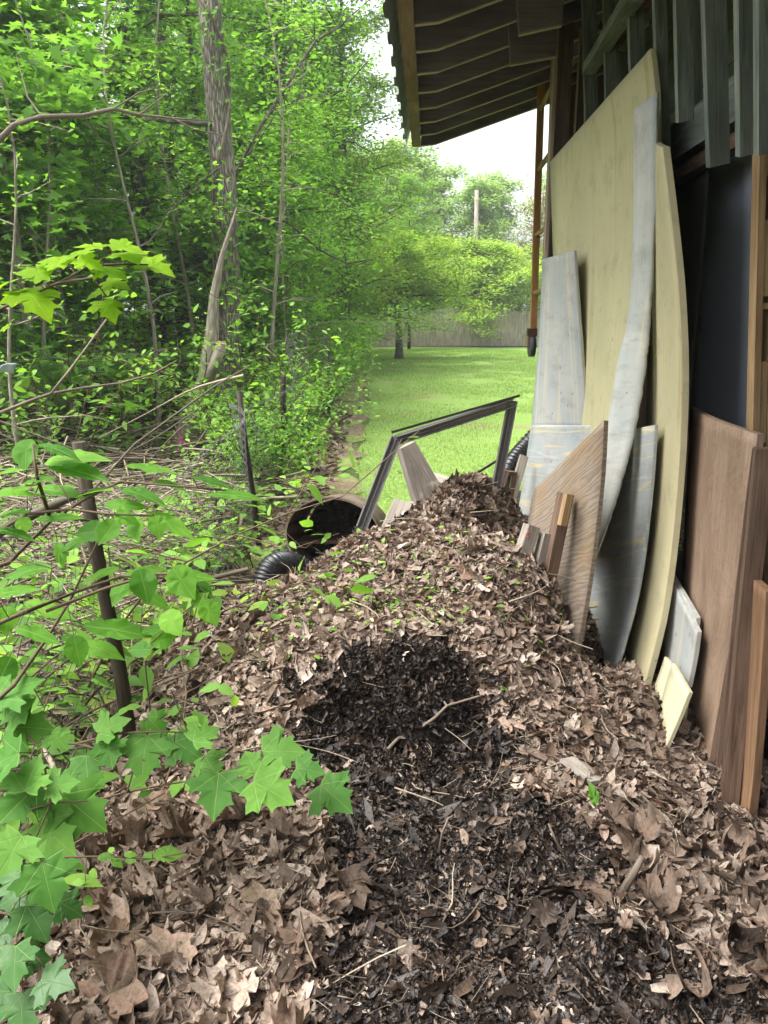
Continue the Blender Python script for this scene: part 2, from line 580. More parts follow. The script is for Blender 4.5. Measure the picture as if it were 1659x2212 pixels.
def face_ply(name, dark, light):
    m = NB(name)
    a = m.noise(m.coord('UV', (3.2, 2.2, 1)), 1, 2, .4, 2.5)
    rings = m.math('FRACT', m.math('MULTIPLY', a, 13.0))
    rings = m.ramp(rings, [(0, (.85, .85, .85)), (.8, (.55, .55, .55)), (1, (.1, .1, .1))])
    b = m.noise(m.coord('UV', (7, 2.5, 1)), 1, 5, .7)
    fine = m.noise(m.coord('UV', (80, 6, 1)), 1, 3)
    k = m.math('ADD', m.math('MULTIPLY', rings, .12), m.math('ADD', m.math('MULTIPLY', b, .60), m.math('MULTIPLY', fine, .25)))
    col = m.ramp(k, [(.35, dark), (.62, light)])
    m.base(col, .6, .3)
    m.bump(fine, .2, .001)
    return m.m


CREAM = foam_board('cream_board_face', (.51, .475, .285))
CREAM2 = foam_board('bent_cream_board_face', (.51, .46, .28))
CREAM3 = foam_board('pale_cream_face', (.58, .54, .35))
GREYB = grey_board('grey_board_face', (.50, .495, .45), (.54, .50, .38))
GREYS = grey_board('small_grey_face', (.41, .405, .38), (.48, .44, .32), freq=11)
GREYH = grey_board('striped_grey_face', (.39, .395, .38), (.52, .45, .25), 'h', 15)
WPLY = grainy_ply('weathered_ply_face', (.155, .125, .098), (.27, .22, .17), (.27, .185, .105))
BPLY = face_ply('brown_ply_face', (.16, .105, .072), (.32, .225, .158))
PLYEDGE = wood('ply_edge', (.04, .022, .014), (.12, .07, .045), 10, 300, .8, .3)
OLDWOOD = wood('weathered_grey_wood', (.16, .135, .115), (.40, .36, .31), 45, 2.5, .9, 1.5, .8, spots=(.45, .42, .36))
BROWNWOOD = wood('brown_old_wood', (.07, .042, .028), (.21, .14, .10), 50, 2.5)
SHEDWOOD = wood('shed_frame_wood', (.13, .09, .075), (.29, .21, .17), 40, 2.5)
LUMBER = wood('pale_pine', (.24, .15, .075), (.46, .32, .17), 40, 2.5, .7, 1.2, .3, spots=(.16, .09, .05))
ORANGEWOOD = wood('orange_pine', (.13, .075, .045), (.34, .20, .11), 40, 2.5, .7)
GREENWOOD = wood('treated_grey_green_wood', (.09, .11, .095), (.26, .29, .25), 45, 3, .9, 1.2, .7)
GREENPLY = wood('green_stained_sheathing', (.09, .11, .065), (.16, .19, .11), 10, 1.5, .9)
ROOFPLY = wood('flare_tinted_sheathing', (.085, .07, .09), (.15, .127, .155), 12, 2, .85)  # purplish lens flare put into the wood colour
RAFTER = wood('flare_tinted_rafter', (.15, .125, .142), (.24, .205, .23), 30, 2, .85)  # rafter colour carries the flare tint too
LITEDGE_TRIM = wood('lit_edge_trim_wood', (.30, .24, .18), (.46, .38, .29), 30, 2, .85)  # light on rafter undersides put into a paler colour; also plain trim
FASCIA = wood('fascia_wood', (.14, .085, .055), (.25, .16, .105), 30, 2, .85)
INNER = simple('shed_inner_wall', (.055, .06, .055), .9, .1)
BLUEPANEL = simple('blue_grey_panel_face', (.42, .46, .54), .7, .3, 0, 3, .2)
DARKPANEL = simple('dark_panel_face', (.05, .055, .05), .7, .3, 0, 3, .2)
BLACKPLASTIC = simple('black_plastic', (.014, .016, .018), .35, .5)
BRONZE = simple('bronze_aluminium', (.15, .143, .14), .45, .4, .1, 9, .05)
RUBBER = simple('grey_rubber', (.05, .055, .06), .6, .3)
RUST = simple('rusty_steel', (.10, .055, .035), .7, .3, .3)
ORANGESTEEL = wood('orange_painted_tube', (.30, .15, .05), (.46, .25, .10), 20, 6, .55)
METALROOF = simple('galvanised_roof_edge', (.32, .36, .32), .5, .4, .3)
WIRE = simple('fence_wire', (.12, .12, .115), .55, .4, .3, 3, .7)
PINK = simple('pink_ribbon', (.75, .18, .38), .6, .3)
TEAL = simple('pale_blue_plastic', (.45, .6, .62), .5, .4)
DARKPOST = wood('dark_steel_post', (.022, .017, .014), (.062, .047, .036), 30, 3, .6)
MOSSPOST = wood('mossy_dark_post', (.03, .024, .016), (.085, .07, .045), 40, 3, .85)
BARK1 = bark('furrowed_bark', (.09, .072, .058), (.32, .28, .24), 20, 5, .03)
BARK2 = bark('smooth_bark', (.20, .17, .13), (.33, .29, .23), 9, 4, .006)
BARK3 = bark('dark_bark', (.04, .033, .026), (.13, .11, .088), 20, 6, .015)
BRANCHM = wood('bare_branch', (.10, .08, .06), (.26, .21, .165), 40, 6, .85)
POLEWOOD = wood('grey_pole_wood', (.27, .225, .185), (.48, .42, .36), 12, 1.5, .9)
STEMG = simple('green_stem', (.09, .10, .035), .6, .3)
REDSTEM = simple('brown_stem', (.10, .065, .04), .7, .3)

m = NB('concrete_pipe_skin')
n_ = m.noise(m.coord('Object'), 5, 6, .65)
col = m.ramp(n_, [(.3, (.055, .034, .024)), (.5, (.12, .09, .062)), (.7, (.20, .185, .135))])
m.base(col, .8, .25); m.bump(n_, .3, .01)
PIPESKIN = m.m
m = NB('pipe_inside')
n_ = m.noise(m.coord('Object'), 7, 6, .65)
m.base(m.ramp(n_, [(.35, (.015, .011, .008)), (.6, (.10, .06, .042)), (.75, (.20, .13, .095))]), .75, .3)
PIPEIN = m.m

# ---- ground materials
m = NB('woods_floor')
c = m.coord('Object')
n1 = m.noise(c, 9, 6, .7); n2 = m.noise(c, .8, 4, .6); n3 = m.noise(c, 40, 4, .7)
col = m.ramp(n1, [(.3, (.05, .034, .024)), (.55, (.14, .10, .07)), (.75, (.25, .195, .145))])
col = m.mix(m.ramp(n2, [(.42, (0, 0, 0)), (.58, (.9, .9, .9))]), col, m.mix(n3, (.03, .07, .015), (.11, .20, .04)))
m.base(col, .95, .1); m.bump(n3, .8, .03)
FLOORM = m.m
m = NB('lawn_turf')
c = m.coord('Object')
n1 = m.noise(c, 26, 5, .75); n2 = m.noise(c, .5, 5, .6); n3 = m.noise(c, 3, 3, .6)
col = m.ramp(n1, [(.3, (.12, .21, .05)), (.5, (.19, .305, .075)), (.7, (.27, .385, .12))])
col = m.mix(m.ramp(n3, [(.35, (.35, .35, .35)), (.65, (0, 0, 0))]), col, (.20, .27, .05))
patches = m.ramp(n2, [(.56, (0, 0, 0)), (.68, (.75, .75, .75))])
col = m.mix(patches, col, m.mix(n1, (.17, .12, .07), (.32, .25, .15)))
m.base(col, .95, .1); m.bump(n1, .9, .03)
LAWNM = m.m
m = NB('bare_path_soil')
c = m.coord('Object')
n1 = m.noise(c, 22, 6, .75); n2 = m.noise(c, 1.6, 4, .6)
col = m.ramp(n1, [(.3, (.09, .06, .042)), (.55, (.20, .145, .105)), (.75, (.34, .27, .21))])
col = m.mix(m.ramp(n2, [(.42, (0, 0, 0)), (.58, (.85, .85, .85))]), col, m.mix(n1, (.15, .22, .05), (.30, .38, .11)))
m.base(col, .95, .1); m.bump(n1, .9, .02)
PATHM = m.m
m = NB('compost_soil')
c = m.coord('Object')
n1 = m.noise(c, 60, 6, .7)
m.base(m.ramp(n1, [(.35, (.010, .0075, .006)), (.7, (.04, .03, .024))]), .8, .3); m.bump(n1, .8, .02)
SOILM = m.m

# ------------------------------------------------------------------ ground
def flat(name, x0, x1, y0, y1, z, mat, n=1, jag=0.0):
    me = bpy.data.meshes.new(name)
    vs, fs = [], []
    for i in range(n + 1):
        y = y0 + (y1 - y0) * (i / n) ** (1.6 if n > 1 else 1)
        a = random.uniform(-jag, jag); b = random.uniform(-jag, jag)
        vs += [(x0(y) + a if callable(x0) else x0, y, z), (x1(y) + b if callable(x1) else x1, y, z)]
    for i in range(n): fs.append((2 * i, 2 * i + 1, 2 * i + 3, 2 * i + 2))
    me.from_pydata(vs, [], fs); me.materials.append(mat)
    o = bpy.data.objects.new(name, me); COL.objects.link(o)
    return tag(o, kind='structure')


flat('ground', -400, 400, -60, 900, 0.0, FLOORM)
flat('lawn', lambda y: -0.26 - .008 * (y - 6) if y < 22 else -8 if y > 34 else -0.5 - (y - 22) * .6, 60, 4.4, 39.7, 0.006, LAWNM, 60, .12)
flat('shed_floor', lambda y: wp(.95, y), 9.5, -1.5, 6.95, 0.02, SOILM, 4, 0)
flat('path', lambda y: -1.0 + .01 * (y - 5), lambda y: -0.28 - .01 * (y - 5), 4.6, 22, 0.012, PATHM, 60, .14)

# ------------------------------------------------------------------ the heap of leaves
CT = []
for (px, py, Y) in [(829, 2212, 1.3), (300, 2212, 1.32), (1300, 2212, 1.31), (700, 1900, 1.64), (1100, 1900, 1.66), (1000, 1700, 2.02), (700, 1700, 2.0),
                    (860, 1575, 2.36), (720, 1560, 2.34), (1000, 1560, 2.36), (860, 1425, 2.50), (700, 1440, 2.52), (1030, 1430, 2.55), (900, 1300, 3.0), (650, 1300, 3.05),
                    (750, 1175, 3.65), (900, 1115, 3.9), (960, 1065, 4.05), (1030, 1048, 4.12), (1085, 1068, 4.15), (1120, 1110, 4.2),
                    (620, 1268, 3.6), (690, 1232, 3.7), (560, 1275, 3.6), (450, 1310, 3.3), (350, 1450, 2.7), (250, 1690, 2.2), (100, 2000, 1.65), (500, 1700, 2.06), (480, 1500, 2.5), (400, 1950, 1.63),
                    (1240, 1450, 2.7), (1180, 1250, 3.3), (1390, 1490, 2.6), (1430, 1640, 2.3), (1530, 1690, 2.2), (1610, 1800, 1.95), (1200, 1600, 2.3), (1350, 1800, 1.85),
                    (1100, 1200, 3.5), (1000, 1150, 3.75)]:
    p = P(px, py, Y); CT.append((p.x, p.y, p.z))
for (px, py, Y) in [(640, 1262, 4.0), (560, 1285, 4.0), (750, 1195, 4.15), (640, 1290, 4.3), (850, 1150, 4.35), (700, 1240, 4.4), (930, 1110, 4.45),
                    (850, 1158, 4.1), (820, 1175, 3.95), (880, 1143, 4.02), (919, 1113, 4.08), (1212, 1300, 2.98), (1226, 1395, 2.8), (1245, 1445, 2.95), (1335, 1440, 2.95), (1300, 1465, 2.8), (1385, 1505, 2.7)]:
    p = P(px, py, Y); CT.append((p.x, p.y, p.z))
CT += [(-1.1, y, 0.02) for y in (1, 1.6, 2.2, 2.8, 3.4)] + [(-1.0, 4.0, .0), (-.7, 4.4, -.02), (-.3, 4.5, -.02), (.15, 4.7, .05), (.5, 4.9, .1), (.9, 5.0, .05), (1.1, 4.6, .1)]
CT += [(.86, 3.3, .13), (.95, 3.7, .15), (.98, 4.15, .2), (.95, 2.98, .12), (1.1, 3.3, .08)]
CT += [(1.4, 3.0, .08), (1.4, 2.3, .06), (1.4, 1.6, .06), (1.6, 1.0, .05), (1.4, 3.8, .1)]
CT += [(x, .4, .10) for x in (-1.2, -.5, .2, .9, 1.5)] + [(x, -.3, .08) for x in (-1.2, 0, 1.4)]
CT = np.array(CT)


def tps(C, lam=.0015):
    n = len(C); d = np.linalg.norm(C[:, None, :2] - C[None, :, :2], axis=2)
    K = np.where(d > 0, d * d * np.log(d + 1e-12), 0) + lam * np.eye(n)
    Q = np.hstack([np.ones((n, 1)), C[:, :2]])
    A = np.block([[K, Q], [Q.T, np.zeros((3, 3))]])
    return np.linalg.solve(A, np.concatenate([C[:, 2], np.zeros(3)]))


TW = tps(CT)
GX0, GX1, GY0, GY1, GN = -1.35, 1.7, -.3, 5.1, 0.02
gx = np.arange(GX0, GX1, GN); gy = np.arange(GY0, GY1, GN)
XX, YY = np.meshgrid(gx, gy)


def vnoise(X, Y, f, seed):
    r = np.random.default_rng(seed).random((64, 64))
    x, y = X * f + 100, Y * f + 100
    xi, yi = np.floor(x).astype(int), np.floor(y).astype(int)
    fx, fy = x - xi, y - yi
    fx = fx * fx * (3 - 2 * fx); fy = fy * fy * (3 - 2 * fy)
    g = lambda i, j: r[i % 64, j % 64]
    return ((g(xi, yi) * (1 - fx) + g(xi + 1, yi) * fx) * (1 - fy) + (g(xi, yi + 1) * (1 - fx) + g(xi + 1, yi + 1) * fx) * fy) - .5


dd = np.sqrt((XX[..., None] - CT[:, 0]) ** 2 + (YY[..., None] - CT[:, 1]) ** 2)
ZZ = (dd * dd * np.log(dd + 1e-12)) @ TW[:len(CT)] + TW[-3] + TW[-2] * XX + TW[-1] * YY
ZZ += vnoise(XX, YY, 3, 1) * .035 + vnoise(XX, YY, 8, 2) * .03 + vnoise(XX, YY, 20, 3) * .016


def band(Y, pts):
    ys = [p[0] for p in pts]; return np.interp(Y, ys, [p[1] for p in pts])


def darkmask(X, Y):
    """1 inside the freshly dug, wet part of the heap"""
    l = band(Y, [(1.0, -.24), (1.35, -.20), (1.65, -.15), (2.0, -.24), (2.3, -.34), (2.45, -.26), (2.6, -.08), (2.64, .2)])
    r = band(Y, [(1.0, .86), (1.3, .80), (1.65, .64), (2.0, .54), (2.3, .47), (2.45, .38), (2.6, .24), (2.64, .18)])
    l = l + vnoise(X, Y, 5, 8) * .22 + vnoise(X, Y, 16, 9) * .1
    r = r + vnoise(X, Y, 5, 10) * .26 + vnoise(X, Y, 16, 12) * .1
    return np.clip(np.minimum(X - l, r - X) / .11 + .5, 0, 1) * np.clip((2.63 + vnoise(X, Y, 9, 5) * .2 - Y) / .04, 0, 1)


DM = darkmask(XX, YY)
# the dig is rougher, with shelves and a steep little bank at its back
ZZ += DM * (vnoise(XX, YY, 6, 21) * .07 + vnoise(XX, YY, 14, 22) * .06 + vnoise(XX, YY, 24, 23) * .035 - .02)
bank = np.exp(-((YY - 2.37 - vnoise(XX, YY, 4, 41) * .12) / .075) ** 2) * np.exp(-((XX - .06) / .27) ** 4)
ZZ -= bank * .05
scarp = (YY < 2.46 + vnoise(XX, YY, 5, 41) * .14) * np.exp(-np.clip(2.46 - YY, 0, 9) / .20) * np.exp(-((XX - .06) / .30) ** 4)
ZZ -= scarp * .085
bank2 = np.exp(-((YY - 2.50) / .03) ** 2) * np.exp(-((XX - .02) / .05) ** 2)
ZZ -= bank2 * .09
ZZ = np.where((YY > 4.4), np.minimum(ZZ, .6 * np.clip((5.0 - YY) / .5, 0, 1) + .0), ZZ)
ZZ = np.maximum(ZZ, -.03)
GYd, GXd = np.gradient(ZZ, GN)


def zp(x, y):
    fx = np.clip((np.asarray(x, dtype=float) - GX0) / GN, 0, len(gx) - 1.001); fy = np.clip((np.asarray(y, dtype=float) - GY0) / GN, 0, len(gy) - 1.001)
    i, j = fx.astype(int), fy.astype(int); a, b = fx - i, fy - j
    bil = lambda M: (M[j, i] * (1 - a) + M[j, i + 1] * a) * (1 - b) + (M[j + 1, i] * (1 - a) + M[j + 1, i + 1] * a) * b
    return bil(ZZ), bil(GXd), bil(GYd)


ny, nx = XX.shape
idx = np.arange(nx * ny).reshape(ny, nx)
F = np.stack([idx[:-1, :-1], idx[:-1, 1:], idx[1:, 1:], idx[1:, :-1]], -1).reshape(-1, 4)
me = np_mesh('leaf_heap', np.stack([XX, YY, ZZ], -1).reshape(-1, 3), F, SOILM, smooth=True)
heap = bpy.data.objects.new('compost_heap', me); COL.objects.link(heap)
tag(heap, 'long heap of rotting brown leaves piled beside the shed', 'leaf heap', kind='stuff')

# ---- leaf shapes
MAPLE = [(0, 0), (.12, -.06), (.30, -.10), (.50, -.10), (.44, .04), (.50, .14), (.64, .17), (.84, .30), (.67, .38), (.65, .53), (.50, .49), (.36, .50), (.38, .62), (.47, .78), (.29, .79), (.20, .90), (0, 1.14)]
OAK = [(0, 0), (.08, .1), (.22, .16), (.12, .28), (.34, .40), (.16, .50), (.36, .66), (.20, .74), (.24, .92), (0, 1.05)]
OVAL = [(0, 0), (.14, .1), (.25, .28), (.28, .48), (.22, .70), (.10, .90), (0, 1.05)]


def outline(half):
    return [(x, y) for x, y in half] + [(-x, y) for x, y in half[-2:0:-1]]


def leaf_shape(half, centre, curl=.0, fold=.0, crump=.0, seed=0, droop=0.0, asym=0.0):
    r = random.Random(seed)
    o = outline(half)
    cx, cy = centre
    pts = [(0 if cx is None else cx, cy)]
    ring1 = [((x - cx) * .5 + cx, (y - cy) * .5 + cy) for x, y in o]
    allp = pts + ring1 + o
    n = len(o)
    F = []
    for i in range(n):
        j = (i + 1) % n
        F.append((0, 1 + i, 1 + j))
        F.append((1 + i, 1 + n + i, 1 + n + j)); F.append((1 + i, 1 + n + j, 1 + j))
    V = []
    for k, (x, y) in enumerate(allp):
        z = fold * abs(x) + crump * r.uniform(-1, 1) * (.3 if k == 0 else 1) - droop * (y * y * .5 + x * x * .6)
        x2, y2 = x * (1 + asym), y - .45
        if curl:
            a = curl * x2; x3 = math.sin(a) / curl; z += (1 - math.cos(a)) / curl
            x2 = x3
        V.append((x2, y2, z))
    UV = [(x, y) for x, y in allp]
    return np.array(V), np.array(F), np.array(UV)


def frag_shape(seed, elong=1.0, curl=1.5):
    r = random.Random(seed)
    n = r.choice([5, 6, 7, 8])
    V = [(0, 0, 0)]
    for i in range(n):
        a = 2 * math.pi * (i + r.uniform(-.3, .3)) / n
        q = r.uniform(.28, .62)
        x, y = q * math.cos(a), q * math.sin(a) * elong
        V.append((x, y, 0))
    V = np.array(V)
    a = curl * V[:, 0] * r.choice([-1, 1]) + 1e-4
    V[:, 2] = (1 - np.cos(a)) * .5 / max(.3, abs(curl)) * 2 + np.array([r.uniform(-.07, .07) for _ in V])
    V[:, 0] *= (1 - .12 * curl)
    F = [(0, 1 + i, 1 + (i + 1) % n) for i in range(n)]
    return V, np.array(F), V[:, :2].copy()


FR = [frag_shape(i, random.uniform(1.0, 3.2), random.uniform(.6, 3.2)) for i in range(30)]
FRB = [frag_shape(100 + i, random.uniform(.7, 1.5), random.uniform(.3, 2.0)) for i in range(16)]
WHOLE = [leaf_shape(MAPLE, (0, .35), random.uniform(1.0, 3.4), random.uniform(-.3, .6), .10, i, random.uniform(-.8, 1.2), random.uniform(-.4, .2)) for i in range(5)] + \
        [leaf_shape(OAK, (0, .45), random.uniform(2, 5), random.uniform(-.2, .7), .07, 20 + i, random.uniform(-.9, 1.1)) for i in range(9)] + \
        [leaf_shape(OVAL, (0, .45), random.uniform(2, 6), random.uniform(-.2, .8), .05, 40 + i, random.uniform(-.9, 1.2)) for i in range(10)]


def roll_shape(seed):
    r = random.Random(seed)
    nx_, ny_ = 5, 4
    w_, c = r.uniform(.5, .95), r.uniform(1.6, 4.6)
    bend, tw_ = r.uniform(-.5, .5), r.uniform(-.8, .8)
    V = []
    for j in range(ny_ + 1):
        v = j / ny_
        ww = w_ * (math.sin(math.pi * (.12 + .8 * v)) ** .6) * r.uniform(.75, 1.1)
        for i in range(nx_ + 1):
            u = (i / nx_ - .5) * ww + r.uniform(-.03, .03)
            a = u / w_ * c + tw_ * (v - .5)
            R_ = w_ / c
            V.append((R_ * math.sin(a) * 1.0, (v - .5) * 1.1 + r.uniform(-.04, .04), R_ * (1 - math.cos(a)) + bend * (v - .5) ** 2))
    F = []
    for j in range(ny_):
        for i in range(nx_):
            a = j * (nx_ + 1) + i
            F += [(a, a + 1, a + nx_ + 2), (a, a + nx_ + 2, a + nx_ + 1)]
    V = np.array(V)
    return V, np.array(F), V[:, :2].copy()


ROLL = [roll_shape(700 + i) for i in range(16)]


def on_heap(n, fn_keep, lift, tiltmax, size, shapes, tone, x0=-1.15, x1=1.32, y0=.75, y1=4.75, lay=0.0):
    x = rng.uniform(x0, x1, n * 3); y = rng.uniform(y0, y1, n * 3)
    k = fn_keep(x, y) > rng.random(n * 3)
    x, y = x[k][:n], y[k][:n]
    m_ = len(x)
    z, gx_, gy_ = zp(x, y)
    # lie on the slope
    tn = np.arctan(np.hypot(gx_, gy_)); td = np.arctan2(-gy_, -gx_)
    r1 = rotmats(rng.uniform(0, 6.28, m_), np.abs(rng.normal(0, tiltmax, m_)), rng.uniform(0, 6.28, m_))
    r2 = rotmats(np.zeros(m_), np.minimum(tn, 1.1), td)
    rot = r2 @ r1
    s_ = size(m_)
    pos = np.stack([x, y, z + rng.uniform(lift[0], lift[1], m_)], -1)
    return scatter(shapes, pos, rot, s_, tone(x, y, m_))


def merge(*A):
    V, F, T, U = [], [], [], []
    o = 0
    for a in A:
        V.append(a[0]); F.append(a[1] + o); T.append(a[2]); U.append(a[3]); o += len(a[0])
    return np.concatenate(V), np.concatenate(F), np.concatenate(T), np.concatenate(U)


dry = lambda x, y: 1 - darkmask(x, y) * .985
big = lambda x, y: (1 - darkmask(x, y) * .99) * np.clip(.25 + 1.1 * ((y < 2.1) & (x < 0)) + .9 * ((y < 1.9) & (x > .5)) + .8 * (y > 3.5), 0, 1)
toned = lambda lo, hi: (lambda x, y, n: np.clip(rng.normal((lo + hi) / 2, (hi - lo) / 2.4, n) + vnoise(x, y, 4, 31) * .22, 0, 1))
lit = merge(
    on_heap(100000, dry, (-.008, .010), .55, lambda n: rng.uniform(.010, .026, n), FR, toned(.12, .8)),
    on_heap(26000, dry, (-.002, .014), .7, lambda n: rng.uniform(.014, .036, n), ROLL, toned(.25, .9)),
    on_heap(5000, big, (.0, .022), .7, lambda n: rng.uniform(.04, .07, n), ROLL, toned(.25, .9)),
    on_heap(13000, dry, (.002, .018), .7, lambda n: rng.uniform(.02, .042, n), FR + FRB, toned(.3, .9)),
    on_heap(2600, dry, (.004, .02), .75, lambda n: rng.uniform(.024, .05, n), WHOLE, toned(.3, .9)),
    on_heap(7000, big, (.004, .024), .7, lambda n: rng.uniform(.026, .058, n), WHOLE, toned(.2, .85)),
    on_heap(14000, big, (.0, .024), .7, lambda n: rng.uniform(.022, .05, n), FRB + FR, toned(.2, .9)),
    on_heap(420, lambda x, y: big(x, y) * (y < 2), (.012, .035), .5, lambda n: rng.uniform(.06, .09, n), WHOLE[:5], toned(.3, .8)),
    on_heap(8000, lambda x, y: np.clip(1.15 - np.hypot((x - .45) / .5, (y - 4.05) / .38), 0, 1), (.005, .05), 1.0, lambda n: rng.uniform(.035, .075, n), WHOLE, toned(.15, .7)))
add_arrays('dry_leaves', lit, DRY, label='dry tan and brown fallen leaves covering the heap', cat='leaf litter', kind='stuff', smooth=True)
wet = merge(
    on_heap(125000, darkmask, (-.006, .008), .8, lambda n: rng.uniform(.006, .018, n), FR + FRB, toned(.05, .8), y1=2.8),
    on_heap(22000, darkmask, (-.012, .012), 1.0, lambda n: rng.uniform(.008, .026, n), FR + FRB + ROLL, toned(.0, .75), x0=-.42, x1=.52, y0=2.22, y1=2.56),
    on_heap(900, lambda x, y: np.ones_like(x), (-.01, .02), 1.1, lambda n: rng.uniform(.02, .045, n), WHOLE + ROLL, toned(.2, 1), x0=-.36, x1=.46, y0=2.40, y1=2.52),
    on_heap(9000, darkmask, (.0, .010), .6, lambda n: rng.uniform(.014, .03, n), ROLL + FRB, toned(.1, .8), y1=2.8),
    on_heap(1300, darkmask, (.0, .012), .5, lambda n: rng.uniform(.025, .045, n), WHOLE + FR, toned(.2, .9), y1=2.8),
    on_heap(16000, dry, (-.012, .004), .6, lambda n: rng.uniform(.015, .035, n), FR, toned(.3, 1)))
add_arrays('compost', wet, DARKLEAF, label='dark wet crumbled leaf compost in the dug hollow of the heap', cat='compost', kind='stuff', smooth=True)
fleck = on_heap(4200, darkmask, (.002, .010), .8, lambda n: rng.uniform(.006, .016, n), FR, toned(.25, .95), y1=2.8)
fleck2 = on_heap(150, darkmask, (.004, .016), .5, lambda n: rng.uniform(.028, .05, n), WHOLE, toned(.1, .7), y1=2.8)
add_arrays('leaf_flecks', merge(fleck, fleck2), DRY, label='small dry leaf flecks scattered over the dark compost', cat='leaf litter', kind='stuff')


def stick_arrays(n, px, py, pz, L, rad, flatness=.25, seg=5, bend=.18, tonef=None):
    V, F, T = [], [], []
    o = 0
    for i in range(n):
        a = random.uniform(0, 6.28); e = random.gauss(0, flatness)
        d = Vector((math.cos(a) * math.cos(e), math.sin(a) * math.cos(e), math.sin(e)))
        side = d.cross(Vector((0, 0, 1)))
        side = side.normalized() if side.length > 1e-3 else Vector((1, 0, 0))
        up = side.cross(d)
        l = L(i); r0 = rad(i); c = Vector((px(i), py(i), 0)); c.z = pz(c.x, c.y)
        b1, b2 = random.uniform(-bend, bend) * l, random.uniform(-bend, bend) * l * .4
        w1 = random.uniform(-.05, .05) * l
        t_ = random.uniform(.15, 1)
        for k in range(seg):
            q = k / (seg - 1)
            p = c + d * (l * (q - .5)) + side * (b1 * math.sin(math.pi * q) + w1 * math.sin(2 * math.pi * q)) + up * (b2 * math.sin(math.pi * q))
            rr = r0 * (1 - .6 * q)
            for m_ in range(4):
                an = m_ * math.pi / 2
                V.append(p + side * (rr * math.cos(an)) + up * (rr * math.sin(an)))
                T.append(t_)
        for k in range(seg - 1):
            for m_ in range(4):
                F.append((o + k * 4 + m_, o + k * 4 + (m_ + 1) % 4, o + (k + 1) * 4 + (m_ + 1) % 4, o + (k + 1) * 4 + m_))
        o += seg * 4
    V = np.array([tuple(v) for v in V])
    return V, np.array(F), np.array(T), V[:, :2].copy()


def hz(x, y): return float(zp(np.array([x]), np.array([y]))[0][0])


def twig_xy(n):
    out = []
    while len(out) < n:
        x, y = random.uniform(-1.0, 1.2), random.uniform(.9, 4.3)
        if random.random() > float(darkmask(np.array([x]), np.array([y]))[0]) * .75: out.append((x, y))
    return out


TXY = twig_xy(4600)
tw = stick_arrays(4600, lambda i: TXY[i][0], lambda i: TXY[i][1], lambda x, y: hz(x, y) + random.uniform(.004, .022),
                  lambda i: random.uniform(.03, .14), lambda i: random.uniform(.0008, .002), .4, 4)
TXY2 = twig_xy(150)
tw2 = stick_arrays(150, lambda i: TXY2[i][0], lambda i: TXY2[i][1], lambda x, y: hz(x, y) + random.uniform(.012, .03),
                   lambda i: random.uniform(.15, .38), lambda i: random.uniform(.0016, .0035), .16, 6)
add_arrays('twigs', merge(tw, tw2), TWIG, label='thin dead twigs strewn over the leaf heap', cat='twigs', kind='stuff')

# seedlings on the heap
SEED = leaf_shape(OVAL, (0, .45), 0, .2, .0, 3, .4)
xs = np.concatenate([rng.normal(-.05, .28, 260), rng.uniform(-.7, .6, 130)]); ys = np.concatenate([rng.normal(3.0, .3, 260), rng.uniform(2.6, 3.8, 130)])
k = (darkmask(xs, ys) < .3) & (zp(xs, ys)[0] > .1)
xs, ys = xs[k], ys[k]
pos = np.stack([xs, ys, zp(xs, ys)[0] + rng.uniform(.012, .045, len(xs))], -1)
add_arrays('weeds', scatter([SEED], pos, rotmats(rng.uniform(0, 6.28, len(xs)), rng.uniform(0, .6, len(xs)), rng.uniform(0, 6.28, len(xs))),
                            rng.uniform(.018, .038, len(xs)), rng.uniform(.3, 1, len(xs))), GREEN_SHRUB, label='tiny green seedlings sprouting along the crest of the heap', cat='seedlings', kind='stuff')

def chain_base(o):
    b = Vector((0, 0, 0))
    while o is not None:
        b += Vector(o.location); o = o.parent
    return b


def build(mb, name, mat, parent=None, label=None, cat=None, group=None):
    if parent is None:
        o = mb.build(name, mat)
        return tag(o, label, cat, group)
    class _R: pass
    r = _R(); r.location = chain_base(parent)
    o = mb.build(name, mat, parent, root=r)
    if label: o['label'] = label
    return o


def prism(mb, pts, ext):
    """closed polygon pts extruded by ext"""
    ext = Vector(ext); n = len(mb.v); k = len(pts); off = random.random() * 5
    for p in pts: mb.v.append(Vector(p))
    for p in pts: mb.v.append(Vector(p) + ext)
    L = [0]
    for i in range(1, k): L.append(L[-1] + (Vector(pts[i]) - Vector(pts[i - 1])).length)
    L.append(L[-1] + .1)
    xs = [(off + Vector(p).z, off + Vector(p).x + Vector(p).y) for p in pts]
    mb.quad([n + i for i in range(k)][::-1], xs[::-1])
    mb.quad([n + k + i for i in range(k)], xs)
    t = ext.length
    for i in range(k):
        j = (i + 1) % k
        mb.quad([n + i, n + j, n + k + j, n + k + i], [(off, off + L[i]), (off, off + L[i + 1]), (off + t, off + L[i + 1]), (off + t, off + L[i])])
    return mb


def E(Y, v, z): return Vector((wp(v, Y), Y, z))


def copy_tree(root, loc, rz=0.0, sc=1.0, label=None, cat=None, group=None):
    r = root.copy(); COL.objects.link(r)
    r.location = loc; r.rotation_euler = (0, 0, rz); r.scale = (sc, sc, sc) if not hasattr(sc, '__len__') else sc
    if label: r['label'] = label
    if group: r['group'] = group
    if cat: r['category'] = cat
    for ch in list(root.children):
        c = ch.copy(); COL.objects.link(c); c.parent = r
        for g in ch.children:
            d = g.copy(); COL.objects.link(d); d.parent = c
    return r


